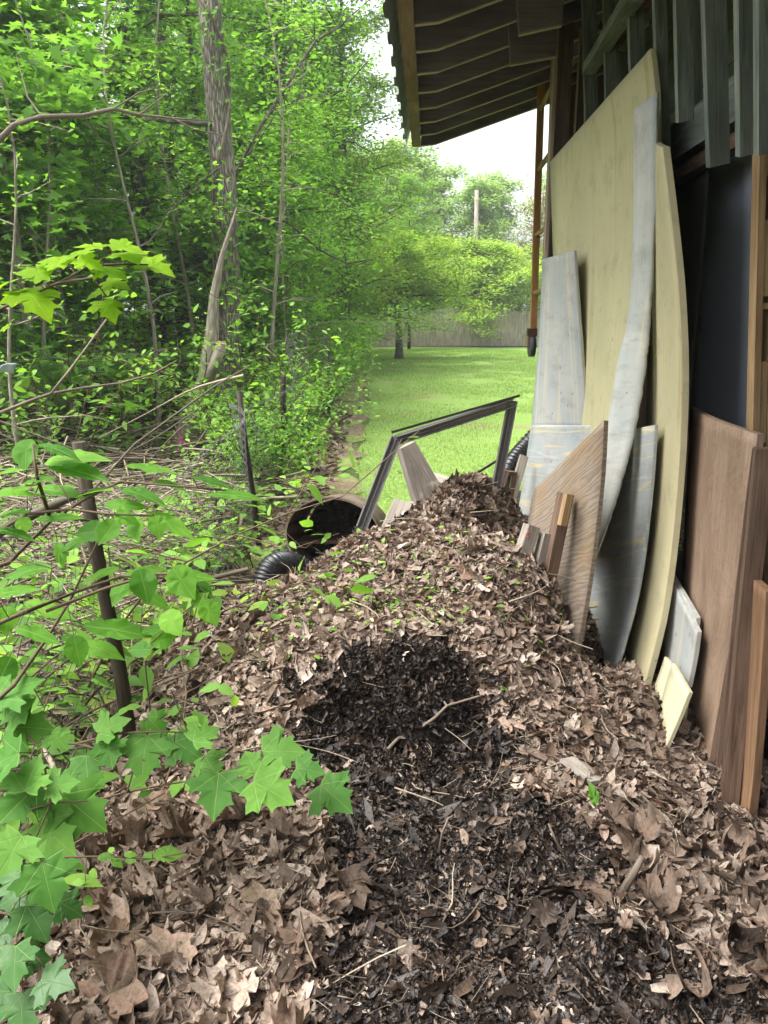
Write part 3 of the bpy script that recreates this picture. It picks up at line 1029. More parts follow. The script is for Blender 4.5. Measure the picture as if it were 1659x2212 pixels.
# ------------------------------------------------------------------ shed
shed = empty('shed', (1.6, 3.0, 0), 'open sided wooden shed with deep overhanging roof', 'shed')
SL = .333
roof_far, roof_near = 7.2, -1.6
mb = MB().sheet([E(roof_far, .0, 3.115), E(roof_far, 4.3, 3.115 + SL * 4.3)], [E(roof_near, .0, 3.115), E(roof_near, 4.3, 3.115 + SL * 4.3)], .02, 2, 1, side=(0, 0, -1))
roof = build(mb, 'roof', ROOFPLY, shed)
mb = MB().sheet([E(roof_far, 4.3, 4.55), E(roof_far, 8.6, 3.1)], [E(roof_near, 4.3, 4.55), E(roof_near, 8.6, 3.1)], .03, 2, 1, side=(0, 0, -1))
build(mb, 'rear_slope', ROOFPLY, roof)
ry = [7.13 - .405 * k for k in range(21)]
for k, y in enumerate(ry):
    bot = [E(y, .115, 3.0), E(y, .235, 3.012), E(y, 4.2, 3.012 + SL * 3.965)]
    top = [E(y, 4.2, 3.10 + SL * 4.2), E(y, .115, 3.10 + SL * .115)]
    mb = MB(); prism(mb, bot + top, (0, .034, 0))
    rf = build(mb, 'rafter', RAFTER, roof)
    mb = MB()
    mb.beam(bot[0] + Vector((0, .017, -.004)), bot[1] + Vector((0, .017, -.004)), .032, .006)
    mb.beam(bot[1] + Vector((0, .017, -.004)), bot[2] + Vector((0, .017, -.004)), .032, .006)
    build(mb, 'lit_rafter_edge', LITEDGE_TRIM, rf)  # pale strip added below the rafter, stands for light on its underside
for (a, b) in ((7.18, 5.72), (5.71, 3.3), (3.29, .6), (.59, -1.6)):
    mb = MB().beam(E(a, .075, 3.02), E(b, .075, 3.02), .075, .05)
    build(mb, 'fascia', FASCIA, roof)
# corrugated metal edge
mb = MB()
n0 = 0
ys = np.arange(-1.6, 7.26, .02)
for y in ys:
    zc = .012 * math.sin(y * 2 * math.pi / .19)
    xx = .010 * math.sin(y * 2 * math.pi / .38)
    mb.v += [E(y, -.02 + xx, 2.985 + zc), E(y, -.015 + xx, 3.02 + zc), E(y, .03, 3.155 + zc), E(y, 1.2, 3.155 + SL * 1.17 + zc)]
for i in range(len(ys) - 1):
    for j in range(3):
        a = i * 4 + j
        mb.quad([a, a + 1, a + 5, a + 4], [(0, 0), (0, 1), (1, 1), (1, 0)], True)
build(mb, 'metal_edge', METALROOF, roof)
# gusset boards between rafters and posts
for (Y, c1, c2, l1) in ((4.93, (1103, 137), (1200, 119), (1098, 60)), (4.44, (1122, 71), (1215, 50), (1114, -20))):
    a, b, t = P(*c1, Y), P(*c2, Y), P(*l1, Y)
    mb = MB(); prism(mb, [a, b, Vector((b.x, Y, 3.45)), Vector((t.x, Y, 3.22))], (0, .035, 0))
    g = build(mb, 'gusset_board', RAFTER, shed)
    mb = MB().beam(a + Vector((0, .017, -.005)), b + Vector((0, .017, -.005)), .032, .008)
    build(mb, 'lit_edge', LITEDGE_TRIM, g)  # pale strip stands for light caught on the board's lower edge
# post line and studs
def stud(Y, v, z0, z1, wv, wu, mat, name='stud'):
    mb = MB().beam(E(Y, v, z0), E(Y + random.uniform(-.01, .01), v, z1), wv, wu, up=(0, 1, 0))
    build(mb, name, mat, shed)
stud(5.15, .985, 0, 3.3, .105, .09, SHEDWOOD, 'post')
stud(5.05, .928, 0, 3.3, .02, .05, LITEDGE_TRIM, 'trim_strip')
stud(5.3, 1.16, 0, 3.3, .10, .05, SHEDWOOD)
stud(6.2, 1.30, 0, 3.4, .09, .04, SHEDWOOD)
for (xt, xb, yb, Y, w_) in ((1272, 1285, 700, 4.93, .075), (1317, 1330, 700, 4.35, .065), (1340, 1350, 500, 4.6, .05), (1372, 1388, 600, 3.8, .065), (1424, 1434, 330, 3.39, .045), (1474, 1479, 262, 3.07, .055),
                            (1495, 1497, 240, 3.3, .05), (1541, 1551, 357, 2.72, .066), (1617, 1619, 333, 2.43, .068), (1654, 1653, 331, 2.30, .05)):
    sl_ = (xb - xt) / yb
    mb = MB().beam(P(xt - sl_ * 160, -160, Y - .12), P(xb, yb, Y), w_, .032, up=(0, 1, 0))
    build(mb, 'hanging_plank', GREENWOOD, shed)
for i in range(8):
    stud(2.1 + i * .62, 1.62, 1.4, 3.6, .09, .04, SHEDWOOD if i % 2 else GREENWOOD, 'inner_stud')
mb = MB().beam(E(1.4, 1.24, 2.30), E(4.2, 1.24, 2.30), .05, .15); build(mb, 'girt', GREENWOOD, shed)
mb = MB().beam(E(1.4, 1.27, 2.19), E(4.2, 1.27, 2.17), .05, .05); build(mb, 'girt', BROWNWOOD, shed)
mb = MB().beam(E(-1.5, 1.20, 3.42), E(7.1, 1.20, 3.42), .10, .10); build(mb, 'top_plate', BROWNWOOD, shed)
for (a, b, Ya, Yb, mt) in (((1272, 150), (1372, -12), 4.7, 3.5, GREENWOOD), ((1300, 125), (1392, -5), 4.75, 3.6, BROWNWOOD), ((1316, 132), (1408, 2), 4.85, 3.7, GREENWOOD),
                           ((1332, 140), (1420, 40), 4.95, 3.9, GREENWOOD)):
    mb = MB().beam(P(*a, Ya), P(*b, Yb), .07, .05); build(mb, 'brace', mt, shed)
mb = MB()
z = 2.0
for i in range(14):
    mb.beam(E(1.0, 1.5, 2.14 + i * .145), E(5.4, 1.5, 2.14 + i * .145), .018, .14)
build(mb, 'plank_siding', GREENPLY, shed)
mb = MB()
for i in range(20): mb.beam(E(6.95, 1.34 + i * .2, 0), E(6.95, 1.34 + i * .2, 4.3), .19, .02, up=(0, 1, 0))
build(mb, 'end_wall', BROWNWOOD, shed)
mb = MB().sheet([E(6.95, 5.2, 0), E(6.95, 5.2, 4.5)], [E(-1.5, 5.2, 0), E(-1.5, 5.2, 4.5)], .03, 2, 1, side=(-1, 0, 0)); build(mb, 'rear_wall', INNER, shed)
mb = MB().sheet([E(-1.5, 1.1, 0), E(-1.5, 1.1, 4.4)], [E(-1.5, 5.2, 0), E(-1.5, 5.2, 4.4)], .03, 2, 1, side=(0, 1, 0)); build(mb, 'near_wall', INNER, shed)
mb = MB().sheet([E(1.1, 1.25, 0), E(1.1, 1.25, 3.5)], [E(-1.5, 1.25, 0), E(-1.5, 1.25, 3.5)], .03, 2, 1, side=(-1, 0, 0)); build(mb, 'side_wall', GREENPLY, shed)
# finger blocked wooden post at the right
root = P(1650, 1700, 2.1)
x0 = P(1622, 640, 2.60).x
lp = empty('laminated_post', (x0 + .06, 2.62, 0.05), 'upright pale pine post with square notches, under the hanging planks', 'post')
YP = 2.6
def pl(off, py): return P(1632 + off - 15.0 * (py - 335) / 585.0, py, YP)
for off, w_, mt in ((9, .022, LUMBER), (45, .036, LUMBER)):
    mb = MB().beam(pl(off, 300), pl(off, 1500), w_, .05, up=(0, 1, 0)); build(mb, 'outer_strip', mt, lp)
for (ya, yb) in ((300, 382), (476, 640), (655, 668), (780, 955), (1040, 1200), (1260, 1480)):
    mb = MB().beam(pl(24, ya), pl(24, yb), .022, .044, up=(0, 1, 0)); build(mb, 'spacer_block', LUMBER, lp)
mb = MB().beam(pl(26, 300) + Vector((0, .035, 0)), pl(26, 1500) + Vector((0, .035, 0)), .05, .012, up=(0, 1, 0)); build(mb, 'back_strip', ORANGEWOOD, lp)

# ------------------------------------------------------------------ scaffold frame hung on the wall
sf = empty('scaffold_frame', E(6.45, 1.0, 1.15), 'orange ladder frame with a caster wheel, hung beside the shed corner post', 'scaffold frame')
YF, YN = 6.5, 5.85
def fr(Y, px_lo=1152, px_hi=1172):
    return P(px_lo, 712, Y), P(px_hi, 100, Y)
lo, hi = fr(YF)
mb = MB().beam(lo, hi, .05, .04, up=(0, 1, 0)); rail = build(mb, 'rail', ORANGESTEEL, sf)
lo2 = lo + Vector((-.02, YN - YF, 0)); hi2 = hi + Vector((-.02, YN - YF, 0))
lo2.x = P(1179, 712, YN).x; hi2.x = P(1196, 100, YN).x
mb = MB().beam(Vector((lo2.x, YN, lo.z)), Vector((hi2.x, YN, hi.z)), .036, .04, up=(0, 1, 0)); build(mb, 'rail', ORANGESTEEL, sf)
for zr in (1.77, 2.215, 2.70, 3.13):
    q = (zr - lo.z) / (hi.z - lo.z)
    a = lo.lerp(hi, q); b = Vector((lo2.x + (hi2.x - lo2.x) * q, YN, zr))
    mb = MB().tube([a, b], .019, 8); build(mb, 'rung', LUMBER, sf)
wc = P(1150, 748, YF)
mb = MB().beam(lo + Vector((-.01, 0, .01)), lo + Vector((-.01, 0, -.055)), .075, .07, up=(0, 1, 0)); cs = build(mb, 'caster', RUST, sf)
mb = MB().tube([wc + Vector((-.005, 0, 0)) + Vector((.022 * s_, 0, 0)) for s_ in (-1, 1)], .085, 20); build(mb, 'wheel', RUBBER, cs)
mb = MB().tube([wc + Vector((-.036, 0, 0)), wc + Vector((-.034, .03, .06)), lo + Vector((-.03, .0, -.04))], .011, 6); build(mb, 'fork', ORANGESTEEL, cs)

# ------------------------------------------------------------------ boards leaning on the shed
def board(name, EA, YA, EB, YB, th, mat, label, cat, nv=26, nu=6, bow=0, rag=0.0, side=(-1, -.15, .1), group=None, lin=False):
    fa = [P(x, y, YA if not hasattr(YA, '__len__') else YA[i]) for i, (x, y) in enumerate(EA)]
    fb = [P(x, y, YB if not hasattr(YB, '__len__') else YB[i]) for i, (x, y) in enumerate(EB)]
    mb = MB().sheet(fa, fb, th, nv, nu, bow, rag, side, bool(lin), lin == 'pairs')
    return build(mb, name, mat, None, label, cat, group)


board('foam_board', [(1188, 350), (1191, 450), (1195, 560), (1203, 700), (1210, 860), (1212, 1000), (1205, 1120)], 5.0,
      [(1405, 105), (1416, 200), (1417, 330), (1410, 500), (1396, 640), (1375, 800), (1350, 950), (1315, 1080), (1270, 1215)], 3.3, .02, CREAM,
      'tall pale yellow board with slanting top, the largest sheet leaning on the shed', 'board', 30, 10)
board('grey_board', [(1370, 236), (1368, 480), (1362, 640), (1352, 716), (1343, 744), (1332, 790), (1322, 850), (1311, 925), (1303, 980), (1294, 1035), (1286, 1090), (1278, 1145), (1269, 1200), (1262, 1250)], 3.30,
      [(1420, 198), (1415, 460), (1406, 630), (1401, 716), (1398, 744), (1393, 790), (1385, 850), (1371, 925), (1358, 980), (1343, 1035), (1327, 1090), (1308, 1145), (1288, 1200), (1266, 1256)], 3.18, .010, GREYB,
      'narrow curved pale grey board with ragged edge, in front of the tall yellow sheet', 'board', 79, 4, 0, .003, lin='pairs')
board('bent_foam_board', [(1424, 300), (1410, 450), (1398, 640), (1396, 900), (1385, 1100), (1362, 1280), (1330, 1460)], 3.6,
      [(1432, 318), (1452, 480), (1467, 630), (1474, 790), (1470, 960), (1455, 1150), (1430, 1330), (1388, 1500)], 2.75, .022, CREAM2,
      'long bowed yellow board standing behind the ragged grey one', 'board', 34, 8, -.02, .0015)
board('striped_board', [(1300, 935), (1290, 1100), (1270, 1280), (1238, 1450)], 3.8,
      [(1415, 918), (1412, 975), (1400, 1110), (1376, 1280), (1333, 1440)], 3.0, .012, GREYH,
      'grey board with faint cream bars, leaning low before the bowed yellow board', 'board', 26, 8, .01, .002)
board('small_grey_board', [(1172, 560), (1166, 680), (1158, 800), (1147, 925)], 4.85, [(1240, 541), (1248, 650), (1258, 780), (1269, 925)], 4.25, .014, GREYS,
      'small upright grey board with fine vertical lines, left of the tall yellow sheet', 'board', 20, 6, 0, .002)
board('cross_striped_board', [(1147, 917), (1138, 980), (1128, 1050), (1118, 1112)], 4.75, [(1300, 919), (1290, 1000), (1275, 1060), (1260, 1140)], 3.95, .014, GREYH,
      'grey board with cream cross bars, standing below the small upright grey one', 'board', 20, 8)
board('weathered_plywood', [(1154, 1056), (1140, 1130), (1130, 1250), (1135, 1400)], [3.6, 3.55, 3.5, 3.4], [(1305, 908), (1297, 1050), (1273, 1250), (1236, 1460)], 2.9, .018, WPLY,
      'weathered plywood sheet with swirling grain, its foot in the leaf heap', 'plywood', 22, 8)
mb = MB()
e = [P(1308, 907, 2.89), P(1300, 1050, 2.89), P(1276, 1250, 2.89), P(1238, 1460, 2.89)]
# dark panels in the shed
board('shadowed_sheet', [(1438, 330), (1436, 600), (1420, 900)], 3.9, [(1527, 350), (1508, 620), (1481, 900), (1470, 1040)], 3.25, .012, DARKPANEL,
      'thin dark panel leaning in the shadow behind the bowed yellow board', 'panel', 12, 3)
board('blue_grey_panel', [(1512, 300), (1498, 620), (1478, 930)], 3.7, [(1624, 320), (1621, 620), (1614, 960)], 3.05, .015, BLUEPANEL,
      'blue grey panel standing inside the shed, left of the notched post', 'panel', 12, 5, .02)
board('brown_plywood', [(1492, 880), (1480, 1100), (1468, 1350), (1455, 1640)], 2.95, [(1636, 938), (1612, 1150), (1578, 1380), (1524, 1690)], 2.28, .02, BPLY,
      'large reddish brown plywood sheet leaning right of the yellow boards', 'plywood', 22, 8, -.02)
mb = MB().beam(P(1651, 968, 2.16), P(1573, 1745, 2.12), .05, .05, up=(-1, .3, 0), w2=.055); build(mb, 'wooden_plank', BROWNWOOD, None, 'brown plank standing against the edge of the large brown plywood', 'plank')
mb = MB().beam(P(1644, 968, 2.30), P(1555, 1735, 2.24), .02, .05, up=(-1, .3, 0)); build(mb, 'wooden_plank', BROWNWOOD, None, 'thin tan plank wedged between brown plywood sheet and brown plank', 'plank')
board('narrow_plywood', [(1612, 1238), (1598, 1450), (1580, 1700), (1568, 1790)], 2.2, [(1655, 1278), (1643, 1480), (1625, 1700), (1612, 1808)], 2.0, .022, ORANGEWOOD,
      'short orange tinted plywood strip, the nearest sheet at the shed opening', 'plywood', 16, 4)
board('knotty_board', [(1632, 930), (1630, 1300), (1628, 1612)], 2.75, [(1700, 930), (1700, 1300), (1700, 1612)], 2.6, .02, ORANGEWOOD,
      'brown board hanging low behind the short plywood strip, with a dark gap under it', 'board', 8, 4)
# small pieces between the yellow boards and the brown sheet
board('grey_offcut', [(1438, 1225), (1430, 1330), (1418, 1440)], 2.95, [(1507, 1364), (1499, 1420), (1486, 1484)], 2.45, .014, GREYS,
      'grey offcut with yellow edge between the bowed yellow board and brown plywood', 'offcut', 8, 4)
board('grey_offcut', [(1436, 1215), (1432, 1270), (1425, 1330)], 3.0, [(1505, 1334), (1500, 1380), (1492, 1430)], 2.52, .014, GREYS,
      'rear one of two grey offcuts between bowed yellow board and brown plywood', 'offcut', 8, 4)
board('cream_offcut', [(1436, 1418), (1418, 1470), (1395, 1530)], 2.62, [(1460, 1448), (1440, 1495), (1416, 1550)], 2.5, .012, CREAM3,
      'left one of two little cream offcuts stuck in the leaves', 'offcut', 8, 3)
board('cream_offcut', [(1452, 1432), (1437, 1480), (1418, 1545)], 2.5, [(1489, 1495), (1463, 1560), (1431, 1632)], 2.33, .012, CREAM3,
      'right one of two little cream offcuts stuck in the leaves, with pointed top', 'offcut', 8, 3)
mb = MB().beam(P(1488, 1500, 2.5), P(1461, 1672, 2.4), .010, .02); build(mb, 'thin_batten', CREAM3, None, 'thin cream batten standing in the gap beside the pointed cream offcut', 'batten')
# plank offcuts in front of the weathered sheet
for (a, b, w_, t_, mt, lb) in (((1149, 1135), (1105, 1270), .055, .05, OLDWOOD, 'short grey plank offcut with two red dots, leftmost of those at the weathered plywood'),
                               ((1181, 1152), (1138, 1330), .045, .045, OLDWOOD, 'pale split plank offcut in front of the tall brown plank offcut'),
                               ((1222, 1066), (1170, 1320), .05, .05, BROWNWOOD, 'tallest brown plank offcut leaning on the weathered plywood')):
    mb = MB().beam(P(*a, 3.08), P(*b, 3.02), w_, t_, up=(.35, -1, .1)); o = build(mb, 'plank_offcut', mt, None, lb, 'plank offcut')
    if 'red dots' in lb:
        d = MB()
        for (rx, ry_) in ((1141, 1150), (1140, 1160)):
            c = P(rx, ry_, 3.04); d.tube([c + Vector((0, .012, 0)), c + Vector((0, -.004, 0))], .004, 8)
        build(d, 'paint_dot', simple('red_paint', (.6, .05, .06), .5), o)
mb = MB().beam(P(1228, 1067, 3.02), P(1214, 1135, 3.0), .028, .03, up=(.3, -1, .1)); build(mb, 'plank_offcut', LUMBER, None, 'small yellowish wood block against the tallest brown offcut', 'wood block')

# ------------------------------------------------------------------ metal window frame
wf = empty('metal_frame', P(900, 1160, 3.95), 'bent dark bronze metal frame standing crooked in the leaf heap', 'metal frame')
c1, c2 = P(855, 950, 3.92), P(1106, 869, 4.15)
b1, b2 = P(767, 1175, 3.72), P(1067, 1075, 4.12)
def channel(name, a, b, w_, up):
    mb = MB().beam(a, b, w_, .02, up=up)
    d = (b - a).normalized(); s_ = d.cross(Vector(up)).normalized(); n_ = s_.cross(d).normalized()
    mb.beam(a + s_ * (w_ / 2 - .002) - n_ * .018, b + s_ * (w_ / 2 - .002) - n_ * .018, .004, .03, up=up)
    mb.beam(a - s_ * (w_ / 2 - .002) - n_ * .018, b - s_ * (w_ / 2 - .002) - n_ * .018, .004, .03, up=up)
    mb.beam(a - n_ * .012, b - n_ * .012, .006, .016, up=up)
    return build(mb, name, BRONZE, wf)
channel('left_stile', b1, c1 + Vector((0, 0, .01)), .055, (0, 1, .1))
channel('right_stile', b2, c2 + Vector((0, 0, .01)), .05, (0, 1, .1))
channel('top_rail', c1, c2, .045, (0, 1, .1))
mb = MB().beam(c1 + Vector((-.02, -.01, .040)), c2 + Vector((.035, -.01, .036)), .02, .012, up=(0, .3, 1)); build(mb, 'flange', BLACKPLASTIC, wf)
mb = MB().beam(P(935, 928, 4.0), P(947, 926, 4.0), .02, .02); build(mb, 'latch', BLACKPLASTIC, wf)

# ------------------------------------------------------------------ timber scraps
mb = MB().beam(P(876, 962, 4.45), P(940, 1110, 4.42), .10, .09, up=(.25, -1, .35), w2=.21); build(mb, 'timber_beam', OLDWOOD, None, 'split grey timber beam leaning inside the bronze metal frame', 'beam')
mb = MB().beam(P(872, 1084, 4.22), P(822, 1200, 4.02), .115, .03, up=(-.35, -.9, .5)); build(mb, 'weathered_board', OLDWOOD, None, 'short pale board slanting beside the big pipe mouth', 'board')
mb = MB().beam(P(884, 1088, 4.4), P(935, 1125, 4.2), .24, .03, up=(.5, -.6, 1)); build(mb, 'weathered_board', OLDWOOD, None, 'short brown board sloping right into the leaf heap', 'board')
mb = MB().beam(P(925, 1040, 4.7), P(1000, 1066, 4.5), .12, .06, up=(.2, -.8, .6)); build(mb, 'timber_scrap', OLDWOOD, None, 'grey timber scrap lying behind the crest of the heap', 'timber')
for (a, b, w_) in (((1036, 1022), (1028, 1070), .035), ((1048, 1026), (1046, 1070), .022)):
    mb = MB().beam(P(*a, 4.5), P(*b, 4.45), w_, .02, up=(0, -1, .2)); build(mb, 'picket', OLDWOOD, None, 'wider grey splintered picket left of the frame foot' if w_ > .03 else 'narrow grey splintered picket left of the frame foot', 'picket')
mb = MB().tube([P(992, 1045, 4.55), P(1072, 996, 4.9)], .009, 6); build(mb, 'black_rod', BLACKPLASTIC, None, 'thin black rod sloping up behind the heap crest', 'rod')
# small old frame and stakes by the corrugated pipe
so = empty('small_wood_frame', P(1105, 1090, 4.5), 'little brown wooden frame propped beside the ribbed black pipe', 'frame')
mb = MB().beam(P(1094, 1018, 4.5), P(1078, 1075, 4.45), .03, .03, up=(0, 1, 0)); build(mb, 'side', BROWNWOOD, so)
mb = MB().beam(P(1094, 1022, 4.5), P(1112, 1024, 4.55), .03, .03, up=(0, 1, 0)); build(mb, 'top', BROWNWOOD, so)
mb = MB().beam(P(1112, 1024, 4.55), P(1100, 1085, 4.5), .03, .03, up=(0, 1, 0)); build(mb, 'side', BROWNWOOD, so)
mb = MB().beam(P(1132, 985, 4.6), P(1103, 1085, 4.5), .05, .03, up=(0, 1, .3)); build(mb, 'wooden_plank', OLDWOOD, None, 'grey plank leaning behind the cross barred grey board', 'plank')


def corrugated(name, pts, rad, label, cat, pitch=.018):
    pts = [Vector(p) for p in pts]
    fine = []
    for i in range(len(pts) - 1):
        p0, p1, p2, p3 = pts[max(i - 1, 0)], pts[i], pts[i + 1], pts[min(i + 2, len(pts) - 1)]
        n = max(2, int((p2 - p1).length / (pitch / 4)))
        for k in range(n):
            q = k / n
            fine.append(0.5 * ((2 * p1) + (p2 - p0) * q + (2 * p0 - 5 * p1 + 4 * p2 - p3) * q * q + (3 * p1 - p0 - 3 * p2 + p3) * q ** 3))
    rr = [rad * (1 + .07 * math.sin(i * math.pi / 2)) for i in range(len(fine))]
    mb = MB().tube(fine, rr, 18, cap=False)
    return build(mb, name, BLACKPLASTIC, None, label, cat)


corrugated('corrugated_pipe', [P(566, 1300, 4.2), P(574, 1245, 4.25), P(598, 1218, 4.32), P(640, 1222, 4.45), P(700, 1260, 4.6)], .068, 'ribbed black drain pipe bent in front of the big rusty pipe', 'drain pipe')
corrugated('corrugated_pipe', [P(585, 1270, 4.7), P(592, 1215, 4.85), P(612, 1200, 4.95), P(640, 1205, 5.0)], .055, 'ribbed black drain pipe, the rear of two beside the big rusty pipe', 'drain pipe')
corrugated('corrugated_pipe', [P(1082, 1060, 4.9), P(1102, 1010, 5.0), P(1135, 968, 5.15), P(1160, 940, 5.2)], .062, 'ribbed black drain pipe rising behind the right stile of the metal frame', 'drain pipe', .03)

# big pipe
bp = empty('culvert_pipe', (P(719, 1200, 4.7).x, 4.8, 0), 'wide rusty brown pipe lying open mouth forward beyond the heap', 'culvert pipe')
def ringpipe(c0, ax, L, rx, rz, th, n=44):
    ax = Vector(ax).normalized(); sx = ax.cross(Vector((0, 0, 1))).normalized(); up = sx.cross(ax)
    out, inn = MB(), MB()
    K = 10
    for (mb, k0) in ((out, 0), (inn, -th)):
        for i in range(K):
            t = L * i / (K - 1)
            for j in range(n):
                a = 2 * math.pi * j / n
                wob = 1 + .015 * math.sin(3 * a + 1)
                lip = 0.012 if (mb is out and i == 0) else 0
                mb.v.append(c0 + ax * t + sx * ((rx + k0 - lip * .3) * math.cos(a) * wob) + up * ((rz + k0 - lip * .3) * math.sin(a) * wob))
        for i in range(K - 1):
            for j in range(n):
                j2 = (j + 1) % n
                q = [i * n + j, i * n + j2, (i + 1) * n + j2, (i + 1) * n + j]
                mb.quad(q if mb is out else q[::-1], [(j / n, i), (j2 / n, i), (j2 / n, i + 1), (j / n, i + 1)], True)
    # rims
    for e_ in (0, K - 1):
        n0 = len(out.v)
        for j in range(n):
            out.v.append(inn.v[e_ * n + j])
        for j in range(n):
            j2 = (j + 1) % n
            out.quad([e_ * n + j, e_ * n + j2, n0 + j2, n0 + j], [(0, 0), (1, 0), (1, .1), (0, .1)])
    return out, inn
mc = P(716, 1156, 4.5)
ax = Vector((.10, 1, -.20)).normalized()
o_, i_ = ringpipe(mc, ax, .60, .295, .235, .014)
build(o_, 'pipe_wall', PIPESKIN, bp)
build(i_, 'pipe_lining', PIPEIN, bp)
mb = MB().sheet([P(640, 1158, 4.95), P(800, 1146, 4.95)], [P(636, 1172, 4.66), P(802, 1168, 4.66)], .012, 6, 4, side=(0, 0, 1)); build(mb, 'torn_liner', RUST, bp)
mb = MB().tube([mc + ax * .54, mc + ax * .62], [.27, .27], 18)
for i_v, v_ in enumerate(mb.v): mb.v[i_v] = Vector((v_.x, v_.y, mc.z + (v_.z - mc.z) * .74 - .03 + random.uniform(-.02, .02)))
build(mb, 'packed_debris', SOILM, bp)

# ------------------------------------------------------------------ wire fence
wfn = empty('wire_fence', (-.9, 2.3, 0), 'rusty chain link fence with dark posts, overgrown along the left of the heap', 'fence')
def post(a, b, w_, mat, lab=None):
    mb = MB().tube([a, a.lerp(b, .3) + Vector((.006, 0, 0)), a.lerp(b, .7) + Vector((-.004, 0, 0)), b], [w_ * .55, w_ * .52, w_ * .5, w_ * .47], 7); o = build(mb, 'post', mat, wfn, lab); return o
post(P(288, 1640, 2.3), P(170, 955, 2.28), .044, MOSSPOST, 'leaning brown post')
post(PZ(562, 1200, -.02), P(516, 846, 5.1), .042, DARKPOST, 'straight dark post')
post(PZ(612, 1020, 0), P(612, 812, 7.6), .06, DARKPOST)
post(Vector((-.83, 11.5, 0)), Vector((-.80, 11.5, 1.1)), .05, DARKPOST)
post(Vector((-.95, .9, 0)), Vector((-1.02, .9, 1.15)), .038, DARKPOST)
V, F = [], []
def wire(pts, r, V=V, F=F):
    o = len(V); m_ = len(pts)
    for i, p in enumerate(pts):
        for k in range(3):
            a = k * 2.094
            V.append((p[0] + r * math.cos(a), p[1] + r * math.sin(a) * .5, p[2] + r * math.sin(a)))
    for i in range(m_ - 1):
        for k in range(3):
            F.append((o + i * 3 + k, o + i * 3 + (k + 1) % 3, o + (i + 1) * 3 + (k + 1) % 3, o + (i + 1) * 3 + k))
def warp(y, z):
    y2 = y + .06 * math.sin(z * 3 + y * 1.3) * z
    xb = -.93 + .015 * (y - 2.3) if y < 5 else -.89 + .007 * (y - 5)
    sag = .10 * math.sin(y * 1.9) * z + .05 * math.sin(y * 5.1 + z * 4) * z
    return (xb - .05 * z + sag, y2, z * (1 - .08 * (1 + math.sin(y * 2.3))))
S_ = .058
yy = .9
while yy < 11.5:
    wire([warp(yy + (S_ / 2 if j % 2 else -S_ / 2), j * S_ * .55) for j in range(34)], .0014 if yy < 4 else .0017)
    yy += S_
    if yy > 7: S_ = .08
for zt in (1.06, .35):
    wire([warp(.9 + i * .1, zt) for i in range(106)], .002)
me = np_mesh('wire_mesh', np.array(V) - np.array([-.9, 2.3, 0]), np.array(F), WIRE)
o = bpy.data.objects.new('wire_mesh', me); COL.objects.link(o); o.parent = wfn
mb = MB().tube([PZ(492, 1185, 0), P(478, 1130, 5.2), P(470, 1090, 5.2), P(455, 1066, 5.2)], [.03, .026, .022, .02], 6)
build(mb, 'broken_stake', DARKPOST, None, 'short crooked broken stake in the brush beside the straight dark post', 'stake')

# ------------------------------------------------------------------ far fence, pole
ff = empty('wooden_fence', (8, 40, 0), 'weathered grey board fence across the far end of the lawn', 'fence')
def pickets(x0, x1, n, sl=0, name='board_panel'):
    mb = MB()
    dx = (x1 - x0) / n
    for i in range(n):
        x = x0 + dx * (i + .5)
        h = 1.78 + random.uniform(-.035, .035) + .06 * math.sin(x * .5)
        mb.beam(Vector((x, 40 + random.uniform(-.01, .01), .05)), Vector((x + random.uniform(-.012, .012), 40, h)), dx * .94, .02, up=(0, 1, 0))
    build(mb, name, POLEWOOD, ff)
for a in range(-14, 26, 4): pickets(a, a + 4, 28)
mb = MB()
for z in (.5, 1.5): mb.beam(Vector((-14, 40.05, z)), Vector((26, 40.05, z)), .05, .09)
build(mb, 'rail', POLEWOOD, ff)
mb = MB().tube([Vector((5.75, 50, 0)), Vector((5.62, 50, 8.9))], [.17, .12], 10); pole = build(mb, 'utility_pole', POLEWOOD, None, 'bare grey utility pole among the trees beyond the fence', 'utility pole')

# ------------------------------------------------------------------ trees
LF4 = (np.array([(0, -.5, 0), (.34, -.02, .08), (0, .55, 0), (-.34, -.02, .08)]), np.array([(0, 1, 2), (0, 2, 3)]), np.array([(0, 0), (.3, .5), (0, 1), (-.3, .5)]))
LF4b = (np.array([(0, -.5, 0), (.24, .0, .10), (.05, .6, -.06), (-.26, .05, .06)]), np.array([(0, 1, 2), (0, 2, 3)]), np.array([(0, 0), (.3, .5), (0, 1), (-.3, .5)]))
STAR = [(0, 0), (.14, -.02), (.50, .10), (.26, .28), (.60, .62), (.18, .50), (0, 1.05)]
def lowleaf(half, fold=.15):
    o = outline(half); V = [(0, -.1, 0)] + [(x, y - .45, fold * abs(x) - .12 * y * y) for x, y in o]
    n = len(o); return np.array(V), np.array([(0, 1 + i, 1 + (i + 1) % n) for i in range(n)]), np.array([(0, .35)] + list(o))
LSTAR = lowleaf(STAR)
LOVAL = lowleaf([(0, 0), (.22, .2), (.27, .5), (.14, .82), (0, 1.05)])


